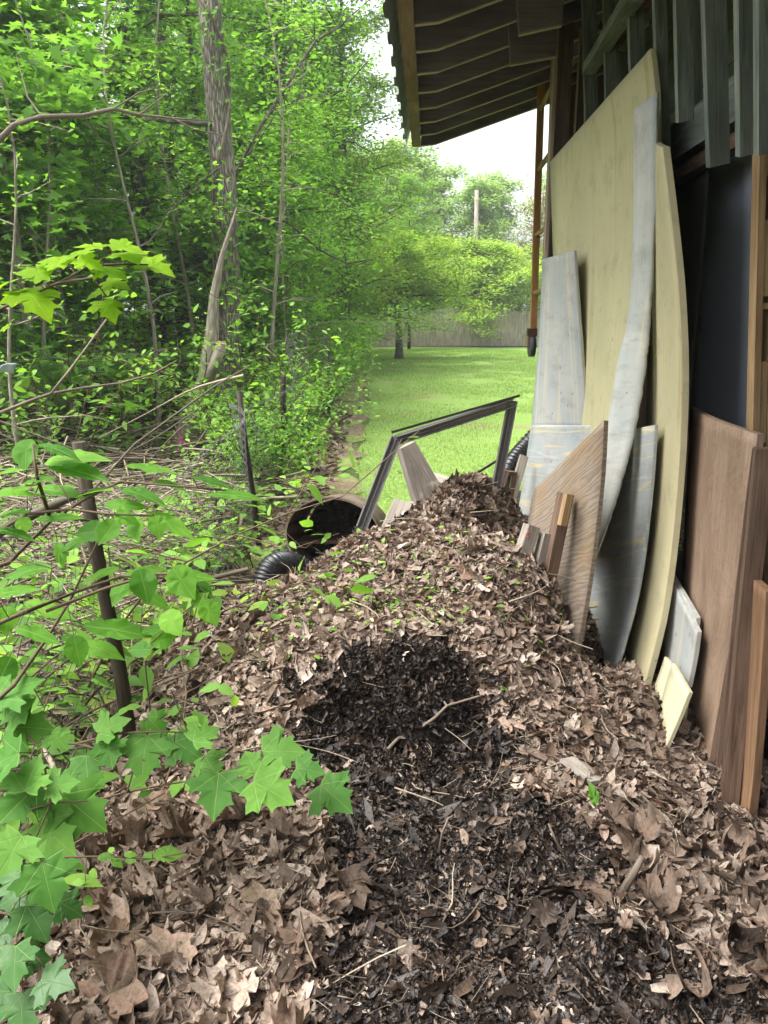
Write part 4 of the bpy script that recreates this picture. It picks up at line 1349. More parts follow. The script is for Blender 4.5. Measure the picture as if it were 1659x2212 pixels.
def grow(h, r0, seed, first=.12, nl=26, spread=3.0, rise=.35, lean=(0, 0), subs=5, crook=.12):
    r = random.Random(seed)
    mb = MB(); anchors = []
    n = 12
    ph = r.uniform(0, 6)
    tr = [Vector((lean[0] * t * h + crook * math.sin(t * 5 + ph) * t, lean[1] * t * h + crook * math.cos(t * 4 + ph) * t, t * h)) for t in [i / (n - 1) for i in range(n)]]
    mb.tube(tr, [r0 * (1.25 if i == 0 else 1) * (1 - .8 * i / (n - 1)) for i in range(n)], 8)
    for i in range(nl):
        t = first + (1 - first) * (i + r.random()) / nl
        k = min(n - 2, int(t * (n - 1))); b = tr[k].lerp(tr[k + 1], t * (n - 1) - k)
        a = i * 2.4 + r.uniform(-.5, .5)
        L = spread * (1 - .65 * ((t - first) / (1 - first)) ** 1.4) * r.uniform(.55, 1.15)
        pts = [b]; d = Vector((math.cos(a), math.sin(a), rise * r.uniform(.4, 1.6)))
        m_ = 6
        for j in range(m_):
            d = d + Vector((r.gauss(0, .18), r.gauss(0, .18), r.gauss(-.04, .10)))
            pts.append(pts[-1] + d.normalized() * (L / m_))
        rb = r0 * .32 * (1 - .7 * t) + .006
        mb.tube(pts, [rb * (1 - .8 * q / m_) for q in range(m_ + 1)], 4, False)
        for j in range(2, m_ + 1): anchors.append(tuple(pts[j]))
        for s_ in range(subs):
            j = r.randint(1, m_ - 1)
            dd_ = Vector((r.gauss(0, 1), r.gauss(0, 1), r.gauss(0.05, .35))).normalized() * (L * .35 * r.uniform(.5, 1.2))
            sp = [pts[j], pts[j] + dd_ * .5 + Vector((0, 0, .04)), pts[j] + dd_]
            mb.tube(sp, [rb * .4, rb * .3, .003], 3, False)
            anchors += [tuple(sp[1]), tuple(sp[2]), tuple(sp[1].lerp(sp[2], .5))]
    return mb, np.array(anchors)


def clothe(anch, n, size, sx=.22, sz=.09, shapes=None, tilt=.5, tone=(.5, .25), seed=0):
    r = np.random.default_rng(seed)
    at_ = r.normal(0, .12, len(anch))
    k = r.integers(0, len(anch), n)
    pos = anch[k] + np.stack([r.normal(0, sx, n), r.normal(0, sx, n), r.normal(0, sz, n)], -1)
    rot = rotmats(r.uniform(0, 6.28, n), np.abs(r.normal(.15, tilt, n)), r.uniform(0, 6.28, n))
    return scatter(shapes or [LF4, LF4b], pos, rot, r.uniform(size * .6, size * 1.3, n), np.clip(r.normal(tone[0], tone[1] * .6, n) + at_[k] * tone[1] / .2, 0, 1), r.integers(0, len(shapes or [LF4, LF4b]), n))


def make_tree(name, loc, label, cat, group, h, r0, seed, nleaf, lsize, mat, barkm, shapes=None, tone=(.5, .25), sx=.22, sz=.09, **kw):
    root = empty(name, loc, label, cat, group)
    mb, an = grow(h, r0, seed, **kw)
    for i, v in enumerate(mb.v): mb.v[i] = v + Vector(loc)
    build(mb, 'trunk', barkm, root)
    if nleaf:
        arr = clothe(an, nleaf, lsize, sx, sz, shapes, .5, tone, seed)
        add_arrays('crown', arr, mat, root)
    return root


def make_shrub(name, loc, label, cat, group, h, w_, ns, seed, nleaf, lsize, mat, shapes=None, tone=(.5, .25), arch=.5, stem=.008, sx=.09):
    r = random.Random(seed)
    root = empty(name, loc, label, cat, group)
    mb = MB(); an = []
    for i in range(ns):
        a = r.uniform(0, 6.28); hh = h * r.uniform(.5, 1.1)
        p = Vector((r.gauss(0, w_ * .25), r.gauss(0, w_ * .25), 0)); d = Vector((math.cos(a) * .3, math.sin(a) * .3, 1))
        pts = [p]
        for j in range(8):
            d = d + Vector((math.cos(a) * arch * .25 + r.gauss(0, .16), math.sin(a) * arch * .25 + r.gauss(0, .16), -arch * .16))
            pts.append(pts[-1] + d.normalized() * hh / 7)
            if j > 0: an.append(tuple(pts[-1])); an.append(tuple(pts[-1].lerp(pts[-2], .5)))
            if j > 1 and r.random() < .8:
                q = pts[-1] + Vector((r.gauss(0, w_ * .2), r.gauss(0, w_ * .2), r.gauss(.05, .08)))
                mb.tube([pts[-1], q], [stem * .5, .002], 3, False); an.append(tuple(q)); an.append(tuple(q.lerp(pts[-1], .5)))
        mb.tube(pts, [stem * (1 - .08 * j) for j in range(len(pts))], 4, False)
    for i, v in enumerate(mb.v): mb.v[i] = v + Vector(loc)
    build(mb, 'stems', REDSTEM, root)
    add_arrays('foliage', clothe(np.array(an), nleaf, lsize, sx, sx * .7, shapes or [LOVAL], .6, tone, seed), mat, root)
    return root


# --- the furrowed trunk and the leaning dead one
def hero_trunk():
    base = PZ(488, 945, 0)
    Y = base.y
    root = empty('tall_tree', tuple(base), 'tall straight tree with furrowed grey bark and ivy, behind the pink ribbon', 'tree')
    pts = [P(486, 965, Y), P(490, 900, Y), P(494, 760, Y), P(493, 600, Y), P(487, 430, Y), P(472, 250, Y), P(462, 120, Y), P(452, 0, Y), P(446, -120, Y)]
    d = 1 / FPX * Y
    rad = [.25, .18, .155, .148, .15, .145, .14, .135, .12]
    top = pts[-1] + Vector((-.5, .2, 4)); pts.append(top); rad.append(.05)
    mb = MB().tube(pts, rad, 16)
    tk = build(mb, 'trunk', BARK1, root)
    mb = MB()
    limbs = [((476, 270), (370, 262), (260, 252), (120, 262), (30, 295), (-10, 315), .028, 10.2, 8.8),
             ((485, 430), (540, 310), (610, 200), (680, 90), (730, 60), (760, 40), .032, 10.8, 12),
             ((492, 480), (560, 475), (620, 478), (690, 540), (750, 570), (800, 560), .025, 10.8, 12),
             ((478, 360), (430, 395), (400, 420), (380, 470), (385, 520), (390, 560), .014, 10, 9.6),
             ((486, 370), (540, 330), (600, 240), (640, 215), (700, 200), (760, 195), .016, 10.9, 12.5),
             ((490, 390), (560, 390), (640, 400), (720, 420), (770, 460), (800, 500), .013, 10.9, 12)]
    an = []
    for L in limbs:
        pt = L[:6]; ya, yb = L[7], L[8]
        pp = [P(x, y, ya + (yb - ya) * i / 5) for i, (x, y) in enumerate(pt)]
        mb.tube(pp, [L[6] * (1 - .13 * i) for i in range(6)], 6, False)
        for i in range(1, 5):
            for s_ in range(3):
                q = pp[i] + Vector((random.gauss(0, .35), random.gauss(0, .35), random.gauss(.05, .3)))
                mb.tube([pp[i], pp[i].lerp(q, .5) + Vector((0, 0, .05)), q], [L[6] * .3, L[6] * .2, .003], 3, False)
                an += [tuple(q), tuple(pp[i].lerp(q, .6))]
    build(mb, 'limbs', BARK3, root)
    an = np.array(an) - np.array(tuple(base))
    add_arrays('crown', clothe(an, 2600, .085, .2, .1, [LF4, LF4b], .5, (.5, .25), 3), GREEN, root)
    # ivy up the trunk
    n = 1500
    t = rng.beta(1.2, 1.4, n) * 7; k = np.clip(t.astype(int), 0, 6)
    pa = np.array([tuple(p) for p in pts])
    c = pa[k] + (pa[k + 1] - pa[k]) * (t - k)[:, None]
    dens = ((np.sin(t * 2.1 + 1) > .3) & (rng.random(n) < .7)) | (rng.random(n) < .08)
    a = rng.uniform(-2.6, .6, n)
    q = c + np.stack([np.cos(a) * .2, np.sin(a) * .2, rng.normal(0, .1, n)], -1) * rng.uniform(.9, 1.5, n)[:, None]
    q = q[dens]; nn = len(q)
    add_arrays('ivy', scatter([LOVAL, LSTAR], q - np.array(tuple(base)), rotmats(rng.uniform(0, 6.28, nn), rng.uniform(.6, 1.5, nn), rng.uniform(-3, 0, nn)), rng.uniform(.05, .10, nn), np.clip(rng.normal(.35, .2, nn), 0, 1)), GREEN_SHRUB, root)
    # woody vine climbing the trunk
    vp = []
    for i in range(40):
        tt = i / 39 * 7; kk = min(6, int(tt)); cc = pts[kk].lerp(pts[kk + 1], tt - kk); an_ = -1.6 + 1.5 * math.sin(tt * 1.4)
        vp.append(cc + Vector((math.cos(an_), math.sin(an_), 0)) * (rad[kk] + .025))
    mb = MB().tube(vp, .018, 6); build(mb, 'vine', BRANCHM, root)
hero_trunk()

base = PZ(388, 1000, 0)
lt = empty('leaning_trunk', tuple(base), 'leaning grey forked trunk, cut and splintered, tied with pink ribbon', 'dead tree')
Y = base.y
mb = MB().tube([P(385, 1010, Y), P(400, 950, Y), P(420, 880, Y), P(447, 820, Y), P(458, 720, Y), P(462, 640, Y), P(478, 560, Y), P(496, 500, Y), P(511, 448, Y)],
               [.14, .118, .106, .098, .072, .048, .031, .020, .004], 12)
build(mb, 'trunk', BARK2, lt)
mb = MB().tube([P(440, 838, Y - .03), P(462, 790, Y - .05), P(480, 742, Y - .08)], [.07, .062, .055], 10); br = build(mb, 'cut_limb', BARK2, lt)
mb = MB().tube([P(480, 742, Y - .08), P(480.5, 740, Y - .082)], [.05, .05], 10); build(mb, 'cut_face', LUMBER, br)
rb = P(392, 950, Y - .30)
rib = empty('ribbon', tuple(rb), 'bright pink ribbon knotted round the leaning grey trunk', 'ribbon')
mb = MB()
for (dx, dz, w_) in ((-.05, .15, .022), (.15, -.005, .022), (-.06, -.15, .024), (.02, .04, .034), (.09, -.07, .018)):
    mb.beam(rb, rb + Vector((dx, -.02, dz)), .004, w_, up=(0, .3, 1), t2=w_ * .5)
build(mb, 'knot', PINK, rib)
mb = MB()
for k in range(16):
    a0, a1 = 2 * math.pi * k / 16, 2 * math.pi * (k + 1) / 16
    c = P(396, 950, Y)
    mb.beam(c + Vector((math.cos(a0) * .118, math.sin(a0) * .118, 0)), c + Vector((math.cos(a1) * .118, math.sin(a1) * .118, 0)), .004, .016, up=(0, 0, 1))
build(mb, 'loop', PINK, rib)

# --- near left thin stems and the bare arching branch
mb = MB().tube([P(-20, 320, 6.0), P(30, 270, 6.1), P(90, 252, 6.2), P(180, 250, 6.3), P(245, 235, 6.4), P(300, 248, 6.6), P(370, 255, 6.8), P(460, 262, 7.0)], [.022, .019, .018, .016, .014, .011, .008, .004], 8)
for (a, b, c) in (((245, 235), (300, 200), (390, 178)), ((90, 252), (60, 210), (35, 120)), ((180, 250), (215, 300), (270, 330)), ((300, 248), (345, 215), (372, 190)), ((370, 255), (420, 280), (520, 300))):
    mb.tube([P(*a, 6.4), P(*b, 6.5), P(*c, 6.7)], [.008, .006, .002], 5, False)
o1 = build(mb, 'bare_branch', BRANCHM, None, 'bare grey branch arching across the woods at upper left', 'branch')
sap = PZ(95, 985, 0)
make_s = empty('thin_tree', tuple(sap), 'thin pale leaning tree stem at the left edge of the woods', 'tree')
mb = MB().tube([P(96, 1000, sap.y), P(88, 900, sap.y), P(78, 820, sap.y), P(60, 700, sap.y), P(45, 620, sap.y), P(35, 500, sap.y), P(22, 420, sap.y), P(2, 330, sap.y), P(-10, 200, sap.y)], [.055, .05, .048, .045, .042, .04, .037, .033, .028], 8)
build(mb, 'trunk', BARK2, make_s)
an = np.array([tuple(P(random.uniform(-60, 200), random.uniform(100, 480), sap.y + random.uniform(-1.2, 1.5)) - sap) for _ in range(46)])
add_arrays('crown', clothe(an, 1500, .15, .16, .10, [LSTAR], .5, (.45, .22), 5), GREEN, make_s)

# log on the woods floor
mb = MB().tube([PZ(-60, 945, .1), PZ(120, 938, .13), PZ(300, 930, .12), PZ(440, 925, .1)], [.11, .12, .10, .09], 10)
build(mb, 'fallen_log', BARK3, None, 'long dark fallen log lying across the woods floor', 'log')

# --- the woods
G = 'trees of the woods left of the lawn'
protos = []
specs = [dict(h=11, r0=.13, seed=101, nleaf=17000, lsize=.105, mat=GREEN, barkm=BARK3, spread=3.2, nl=34, first=.10, subs=6),
         dict(h=8.5, r0=.08, seed=102, nleaf=14000, lsize=.095, mat=GREEN, barkm=BARK3, spread=2.8, nl=30, first=.08, subs=6, tone=(.6, .25)),
         dict(h=13, r0=.17, seed=103, nleaf=17000, lsize=.12, mat=GREEN, barkm=BARK3, spread=3.6, nl=34, first=.16, subs=6, tone=(.42, .25)),
         dict(h=6, r0=.05, seed=104, nleaf=9000, lsize=.085, mat=GREEN_SHRUB, barkm=BARK2, spread=2.1, nl=26, first=.08, subs=6, tone=(.5, .3)),
         dict(h=5, r0=.04, seed=105, nleaf=5000, lsize=.15, mat=GREEN, barkm=BARK2, spread=1.9, nl=24, first=.15, subs=5, shapes=[LSTAR], tone=(.5, .25))]
names = ['broadleaf_tree', 'understory_tree', 'forest_tree', 'young_tree', 'sapling']
labs = ['leafy green tree in the dense woods behind the wire fence', 'low branching understory tree in the dense woods',
        'tall dark stemmed forest tree deep in the woods', 'slender bright green young tree in the woods', 'star leaved sapling in the woods behind the wire fence']
place = [(0, -4.6, 12.5), (0, -7.5, 17), (0, -3.2, 19), (0, -10, 22), (0, -5.6, 25), (0, -2.0, 30), (0, -12.5, 30), (0, -8, 34),
         (1, -3.1, 14.2), (1, -6.2, 14.0), (1, -2.6, 23), (1, -9.0, 16), (1, -5.8, 20.5), (1, -1.7, 26.5), (1, -13, 25), (1, -4.2, 28), (1, -.9, 34.5), (1, 1.2, 37.5), (1, -4.6, 37), (0, -2.4, 16.8), (0, -1.9, 21.5), (2, -3.4, 23.5),
         (2, -7.2, 12.2), (2, -4.2, 16.5), (2, -7.5, 27), (2, -11, 26), (2, -3.3, 33), (2, -15, 33), (2, -9.6, 19.5), (2, -6.5, 31),
         (3, -4.9, 11.2), (3, -6.0, 9.9), (3, -1.9, 17), (3, -2.0, 20.3), (3, -7, 10.5), (3, -1.5, 23.6), (3, -1.65, 14.2), (3, -8.5, 13.5), (3, -3.8, 21),
         (4, -4.9, 8.2), (4, -4.0, 9.9), (4, -5.8, 11.4), (4, -2.3, 12.5), (4, -5.4, 15.4)]
first_of = {}
for (k, x, y) in place:
    if k not in first_of:
        first_of[k] = make_tree(names[k], (x, y, 0), labs[k], 'tree', G, **specs[k])
        first_of[k]['group'] = G + ', ' + names[k].replace('_', ' ') + 's'
    else:
        copy_tree(first_of[k], (x, y, 0), random.uniform(0, 6.28), random.uniform(.85, 1.15) * (.92 if -.17 < x / y < 0.05 else 1))

# dark trunks seen between the leaves
for i, (ps, Y, r0, lb) in enumerate((([(262, 60), (285, 210), (300, 400), (325, 560), (345, 720), (350, 900)], 13, .13, 'crooked dark trunk leaning right, seen between the leaves at upper left'),
                                     ([(598, -60), (602, 120), (604, 260), (606, 420), (610, 700)], 17, .20, 'dark ivy clad trunk against the bright gap left of the shed roof'),
                                     ([(190, 650), (185, 760), (180, 860), (182, 930)], 12.5, .13, 'short dark trunk low in the woods behind the fallen log'))):
    b = P(*ps[-1], Y); b.z = 0
    rt = empty('distant_woods_tree', tuple(b), lb, 'tree')
    pp = [P(x, y, Y) for x, y in ps]; pp.append(Vector((pp[-1].x, Y, -.05)))
    mb = MB().tube(pp, [r0 * (.75 + .3 * j / len(pp)) for j in range(len(pp))], 10); build(mb, 'trunk', BARK3, rt)
    an = np.array([tuple(p + Vector((random.gauss(0, .25), random.gauss(0, .25), random.gauss(0, .6))) - b) for p in pp[:-2] for _ in range(8)])
    add_arrays('ivy', clothe(an, 1500, .10, .18, .3, [LF4], .8, (.3, .2), 7 + i), GREEN, rt)

# far woods mass
n = 125000
fx = rng.uniform(-46, -1.5, n); fy = 37 + rng.random(n) * 12 - .06 * fx
fz = rng.random(n) ** .8 * (13 + 3 * np.sin(fx * .7) + 2 * np.sin(fx * 1.9)) * np.where(fx > -9, .62 + .38 * (-fx - 1.5) / 7.5, 1)
dn = (vnoise(fx, fz, .5, 77) + vnoise(fx, fz, 1.3, 78) * .6 + .3) > rng.random(n) * .35
fx, fy, fz = fx[dn], fy[dn], fz[dn]; n = len(fx)
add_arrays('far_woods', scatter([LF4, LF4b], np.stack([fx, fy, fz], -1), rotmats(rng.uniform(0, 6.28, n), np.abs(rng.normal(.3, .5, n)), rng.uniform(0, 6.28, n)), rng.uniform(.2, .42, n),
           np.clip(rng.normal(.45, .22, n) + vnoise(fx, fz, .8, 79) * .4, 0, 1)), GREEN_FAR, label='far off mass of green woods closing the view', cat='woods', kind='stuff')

# trees beyond the far fence
G2 = 'trees beyond the far board fence'
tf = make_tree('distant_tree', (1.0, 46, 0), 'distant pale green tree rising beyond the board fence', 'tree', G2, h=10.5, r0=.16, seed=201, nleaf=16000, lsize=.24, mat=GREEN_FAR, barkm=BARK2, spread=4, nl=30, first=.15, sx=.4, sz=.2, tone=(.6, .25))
for (x, y, s_) in ((6.0, 52, 1.0), (10.5, 47, .92), (3.5, 55, 1.15), (15, 50, 1.0), (-3, 47, 1.1), (20, 52, 1.1), (-.5, 56, 1.25), (12.5, 58, 1.2), (8.2, 60, 1.15), (-6.5, 50, 1.2)):
    copy_tree(tf, (x, y, 0), random.uniform(0, 6), s_ * .9)
make_tree('reddish_tree', (8.6, 45, 0), 'grey stemmed tree with sparse reddish buds beyond the fence, beside the ladder frame', 'tree', None, h=8.2, r0=.12, seed=207, nleaf=3600, lsize=.15,
          mat=leafmat('red_bud_leaf', [(0, (.12, .06, .04)), (.5, (.20, .12, .06)), (1, (.22, .25, .08))], .3), barkm=BARK2, spread=3, nl=40, first=.15, sx=.35, sz=.2, subs=8)
# lawn tree
make_tree('spreading_tree', (P(862, 776, 29).x, 29, 0), 'low spreading dark stemmed tree on the lawn in front of the board fence', 'tree', None, h=3.9, r0=.16, seed=301, nleaf=30000, lsize=.12, mat=YELLOWGREEN, barkm=BARK3,
          spread=3.6, nl=26, first=.42, rise=.22, subs=7, tone=(.55, .3), sx=.26, sz=.12)
make_tree('golden_bush_tree', (P(1030, 700, 41.5).x, 41.6, 0), 'broad yellow green bushy tree overhanging the board fence', 'tree', None, h=5.0, r0=.14, seed=303, nleaf=40000, lsize=.17, mat=YELLOWGREEN, barkm=BARK3,
          spread=5.2, nl=36, first=.3, rise=.16, subs=8, tone=(.55, .3), sx=.3, sz=.14)
make_tree('overhanging_tree', (-1.1, 24, 0), 'lacy light green tree overhanging the left edge of the lawn', 'tree', None, h=11.5, r0=.13, seed=305, nleaf=34000, lsize=.11, mat=YELLOWGREEN, barkm=BARK3,
          spread=3.4, nl=34, first=.12, rise=.3, subs=7, tone=(.3, .3), sx=.3, sz=.12)

# --- shrubs and hedge along the fence
G3 = 'leafy shrubs grown along the wire fence'
sh = make_shrub('hedge_shrub', (-1.15, 6.6, 0), 'bright green leafy shrub grown through the wire fence beside the path', 'shrub', G3, 1.25, .45, 22, 401, 2600, .058, GREEN_SHRUB, arch=.3)
sh.scale = (.8, .8, .85); sh.location.x = -1.05
for (x, y, s_) in ((-1.15, 8.0, .85), (-1.15, 9.4, 1.0), (-1.25, 10.9, 1.15), (-1.2, 12.6, 1.2), (-1.2, 14.6, 1.2), (-1.3, 17, 1.4), (-1.2, 19.5, 1.3), (-1.5, 22.5, 1.5), (-2.2, 26, 1.7)):
    copy_tree(sh, (x, y, 0), random.uniform(0, 6), s_)
G4 = 'bright leaved bushes in the woods edge'
sb = make_shrub('woodland_bush', (-3.1, 7.4, 0), 'loose bright leaved bush between the leaning trunk and the left edge', 'bush', G4, 1.9, .9, 14, 402, 800, .085, GREEN_SHRUB, tone=(.6, .25), arch=.3, stem=.010)
for (x, y, s_) in ((-4.4, 9.0, 1.0), (-3.4, 11.0, 1.2), (-1.75, 9.0, .95), (-2.9, 13.5, 1.4), (-1.5, 7.9, .85)):
    copy_tree(sb, (x, y, 0), random.uniform(0, 6), s_)
bs = make_tree('slender_sapling', (-2.75, 9.3, 0), 'thin mostly bare sapling stem in the woods edge', 'tree', 'thin bare saplings in the woods edge', h=5.5, r0=.028, seed=601, nleaf=420, lsize=.075, mat=GREEN_SHRUB, barkm=BARK2, spread=1.1, nl=16, first=.12, subs=3, crook=.35)
for (x, y, s_) in ((-3.6, 8.3, .9), (-5.0, 9.8, 1.1), (-1.5, 10.4, 1.1), (-4.2, 11.6, 1.2), (-1.45, 12.2, 1.1), (-2.9, 12.0, 1.3), (-6.2, 12, 1.3), (-3.0, 6.3, .7), (-1.5, 15.5, 1.3)):
    copy_tree(bs, (x, y, 0), random.uniform(0, 6), s_)
make_shrub('fence_vine', (-1.0, 4.6, 0), 'low light green vine leaves at the foot of the straight dark post', 'vine', None, .55, .7, 16, 403, 260, .085, GREEN_SHRUB, tone=(.55, .25), stem=.005)
make_shrub('fence_vine', (-1.02, 3.1, 0), 'light green vine clump at the wire fence beside the leaf heap edge', 'vine', None, .62, .7, 18, 404, 300, .085, YELLOWGREEN, tone=(.45, .25), stem=.005)
make_shrub('fence_vine', (-1.1, 5.7, 0), 'tuft of pale vine leaves behind the big rusty pipe', 'vine', None, .6, .6, 12, 405, 240, .08, GREEN_SHRUB, tone=(.6, .25), stem=.005)

# undergrowth, brush, floor leaves
n = 46000
x = rng.uniform(-11, -1.0, n); y = .2 + rng.random(n) ** 1.7 * 26
k = (x > -.62 * y - 1) & (vnoise(x, y, .9, 55) + vnoise(x, y, 3, 56) * .7 + .22 > rng.random(n) * .5)
x, y = x[k], y[k]; n = len(x)
add_arrays('undergrowth', scatter([LOVAL, LF4], np.stack([x, y, rng.random(n) ** 1.3 * (.52 - .012 * y)], -1), rotmats(rng.uniform(0, 6.28, n), np.abs(rng.normal(0, .4, n)), rng.uniform(0, 6.28, n)), rng.uniform(.04, .10, n),
           np.clip(rng.normal(.5, .25, n), 0, 1)), GREEN_SHRUB, label='low green plants covering the woods floor', cat='undergrowth', kind='stuff')
n = 24000
x = rng.uniform(-7, -.5, n); y = .0 + rng.random(n) ** 1.2 * 14
k = (x < -.9) | (y > 4.9); x, y = x[k], y[k]; n = len(x)
k = (x < -.9) | ((y > 5) & (y < 13) & (x < -.1)); x, y = x[k], y[k]; n = len(x)
add_arrays('fallen_leaves', scatter(FR + WHOLE, np.stack([x, y, rng.random(n) * .02 + .005], -1), rotmats(rng.uniform(0, 6.28, n), np.abs(rng.normal(0, .4, n)), rng.uniform(0, 6.28, n)), rng.uniform(.04, .09, n),
           np.clip(rng.normal(.6, .25, n), 0, 1)), DRY, label='dry leaves on the woods floor and path', cat='leaf litter', kind='stuff')
st = merge(stick_arrays(650, lambda i: random.uniform(-4.6, -1.02), lambda i: random.uniform(2.6, 8.2), lambda x, y: random.random() ** 1.4 * .42, lambda i: random.uniform(.5, 1.9), lambda i: random.uniform(.004, .013), .14, 7, .14),
           stick_arrays(900, lambda i: random.uniform(-3.4, -1.0), lambda i: random.uniform(2.0, 6.5), lambda x, y: random.random() * .45, lambda i: random.uniform(.2, .8), lambda i: random.uniform(.0025, .006), .3, 5, .2),
           stick_arrays(45, lambda i: random.uniform(-6, -1.6), lambda i: random.uniform(6, 12), lambda x, y: random.uniform(.1, .9), lambda i: random.uniform(.8, 1.8), lambda i: random.uniform(.005, .012), .7, 8, .2))
add_arrays('brush_pile', st, TWIG, label='tangled heap of cut tan branches and sticks behind the fence', cat='brush', kind='stuff')

# grass
n = 230000
y = 5.0 + rng.random(n) ** 1.5 * 32; x = rng.uniform(-.75, 7.5, n)
k = (x < .35 * y + .4) & ((x > -.22 - .008 * y) | (rng.random(n) < .22)); k &= (vnoise(x, y, .9, 61) + vnoise(x, y, 2.7, 62) * .6 + .42) > rng.random(n) * .35; x, y = x[k], y[k]; n = len(x)
blade = (np.array([(-.05, 0, 0), (.05, 0, 0), (.04, .15, .6), (0, .35, 1.0)]), np.array([(0, 1, 2), (0, 2, 3)]), np.array([(0, 0), (1, 0), (1, 1), (0, 1)]))
add_arrays('grass', merge(scatter([blade], np.stack([x, y, np.full(n, .005)], -1), rotmats(rng.uniform(0, 6.28, n), np.abs(rng.normal(0, .3, n)), rng.uniform(0, 6.28, n)), rng.uniform(.02, .045, n) * (.7 + .03 * y),
           np.clip(rng.normal(.5, .2, n) + vnoise(x, y, 1.1, 91) * .5, 0, 1)),
           scatter([LF4], np.stack([x[:9000], y[:9000] + .01, np.full(len(x[:9000]), .03)], -1), rotmats(rng.uniform(0, 6.28, len(x[:9000])), np.abs(rng.normal(0, .3, len(x[:9000]))), rng.uniform(0, 6.28, len(x[:9000]))), rng.uniform(.02, .045, len(x[:9000])), rng.random(len(x[:9000])))),
           GRASSM, label='short green lawn grass with clover', cat='grass', kind='stuff')

# ------------------------------------------------------------------ near leafy branches
def spray(name, label, cat, leaves, stem, Yf, half, mat, tilt=28, jit=12, asp=1.0, stemr=.0035, fold=.12, droop=.25, seed=0, crump=.02, norm=1.3, group=None, stemmat=None, extra_tilt=None):
    r = random.Random(seed)
    base = P(*stem[0][0], Yf(*stem[0][0]))
    root = empty(name, tuple(base), label, cat, group)
    sp = []
    mb = MB()
    for line in stem:
        pp = [P(px, py, Yf(px, py) + .01) for px, py in line]
        n = len(pp); mb.tube(pp, [stemr * (1 - .55 * i / max(1, n - 1)) for i in range(n)], 6)
        for i in range(n - 1):
            for q in range(6): sp.append(pp[i].lerp(pp[i + 1], q / 6))
    arrs = []
    for k, L in enumerate(leaves):
        px, py, size, hd = L[:4]
        Y = (L[4] if len(L) > 4 else Yf(px, py) + r.uniform(-.05, .05))
        c = P(px, py, Y)
        depth = Y * CP - (c.z - CAMZ) * SP
        sc = size / FPX * depth / norm * r.uniform(.82, 1.1)
        V, F_, U = leaf_shape(half, (0, .40), .0001 + r.uniform(.0, .5), fold + r.uniform(-.06, .08), crump, seed * 100 + k, droop + r.uniform(-.15, .35))
        V = V * np.array([asp, 1, 1])
        t_ = R(tilt + r.uniform(-jit, jit)); td = R(-90 + r.uniform(-40, 40))
        M = rotmats(np.array([R(hd - 90 + r.uniform(-22, 22))]), np.array([t_]), np.array([td]))
        pos = np.array([tuple(c - base)])
        arrs.append(scatter([(V, F_, U)], pos, M, np.array([sc]), np.array([r.uniform(.15, 1)])))
        foot = Vector(M[0] @ np.array([0, -.45, 0]) * sc) + c
        near = min(sp, key=lambda s_: (s_ - foot).length)
        if (near - foot).length < .35:
            mid = near.lerp(foot, .5) + Vector((0, 0, .008))
            mb.tube([near, mid, foot], [.0013, .0011, .0010], 4, False)
    build(mb, 'stem', stemmat or REDSTEM, root)
    add_arrays('leaves', merge(*arrs), mat, root, smooth=True)
    return root


c5 = lambda L: [((a * .5), (1475 + b * .5), s_ * .5, h_) for a, b, s_, h_ in L]
low = c5([(935, 465, 215, -100), (1165, 465, 225, -10), (1435, 480, 250, -40), (1330, 375, 160, 0), (1200, 290, 215, 0), (1085, 345, 150, 100), (905, 350, 150, -60), (800, 280, 190, -30), (880, 225, 150, 20),
          (620, 300, 215, -80), (670, 180, 165, -30), (470, 300, 180, -60), (480, 190, 170, 20), (370, 380, 210, -60), (720, 250, 110, 30)])
spray('maple_branch', 'green maple branch reaching right over the leaf heap', 'branch', low, [[(-60, 1600), (60, 1600), (165, 1607), (300, 1640), (410, 1665), (520, 1672), (640, 1668)], [(165, 1607), (250, 1585), (350, 1580), (440, 1585)]],
      lambda x, y: 1.62 - (y - 1600) * .0006, MAPLE, MAPLE_LEAF, 32, 12, seed=1)
low2 = c5([(340, 540, 260, -20), (120, 190, 230, 0), (60, 120, 200, 160), (90, 510, 260, -120), (220, 655, 240, -60), (50, 730, 210, -100), (200, 860, 230, -60), (130, 400, 190, 60), (260, 440, 160, 0), (20, 330, 200, 180), (60, 20, 210, 20), (250, 240, 150, -10)])
spray('maple_branch', 'maple branch with large pale leaves at the left border above the dead leaves', 'branch', low2, [[(-60, 1790), (30, 1760), (110, 1735), (190, 1730)], [(-60, 1500), (30, 1560), (90, 1620), (110, 1735), (60, 1850)]],
      lambda x, y: 1.42 - (y - 1600) * .0006, MAPLE, MAPLE_LEAF, 34, 12, seed=2)
low3 = c5([(230, 1290, 190, -30), (60, 1215, 190, -90), (90, 1425, 210, -60), (150, 1020, 200, -40), (60, 930, 180, -150), (300, 970, 150, -30), (150, 1190, 150, 20), (20, 1060, 170, 170), (60, 840, 170, 150), (10, 1330, 150, 180)])
spray('maple_branch', 'lowest dark green maple branch in the bottom left corner', 'branch', low3, [[(-60, 2120), (20, 2090), (80, 2070), (110, 2105)], [(-60, 1960), (20, 1975), (80, 1990), (150, 1960)]],
      lambda x, y: 1.25 - (y - 2000) * .0005, MAPLE, leafmat('deep_maple_leaf', [(0, (.035, .11, .03)), (1, (.075, .19, .045))], .25, (1.4, 1.8, .7), .45, .4, vein=(0, .85, 1.75)), 34, 12, seed=3)
c1_ = lambda L: [(a * .5, b * .5, s_ * .5, h_) for a, b, s_, h_ in L]
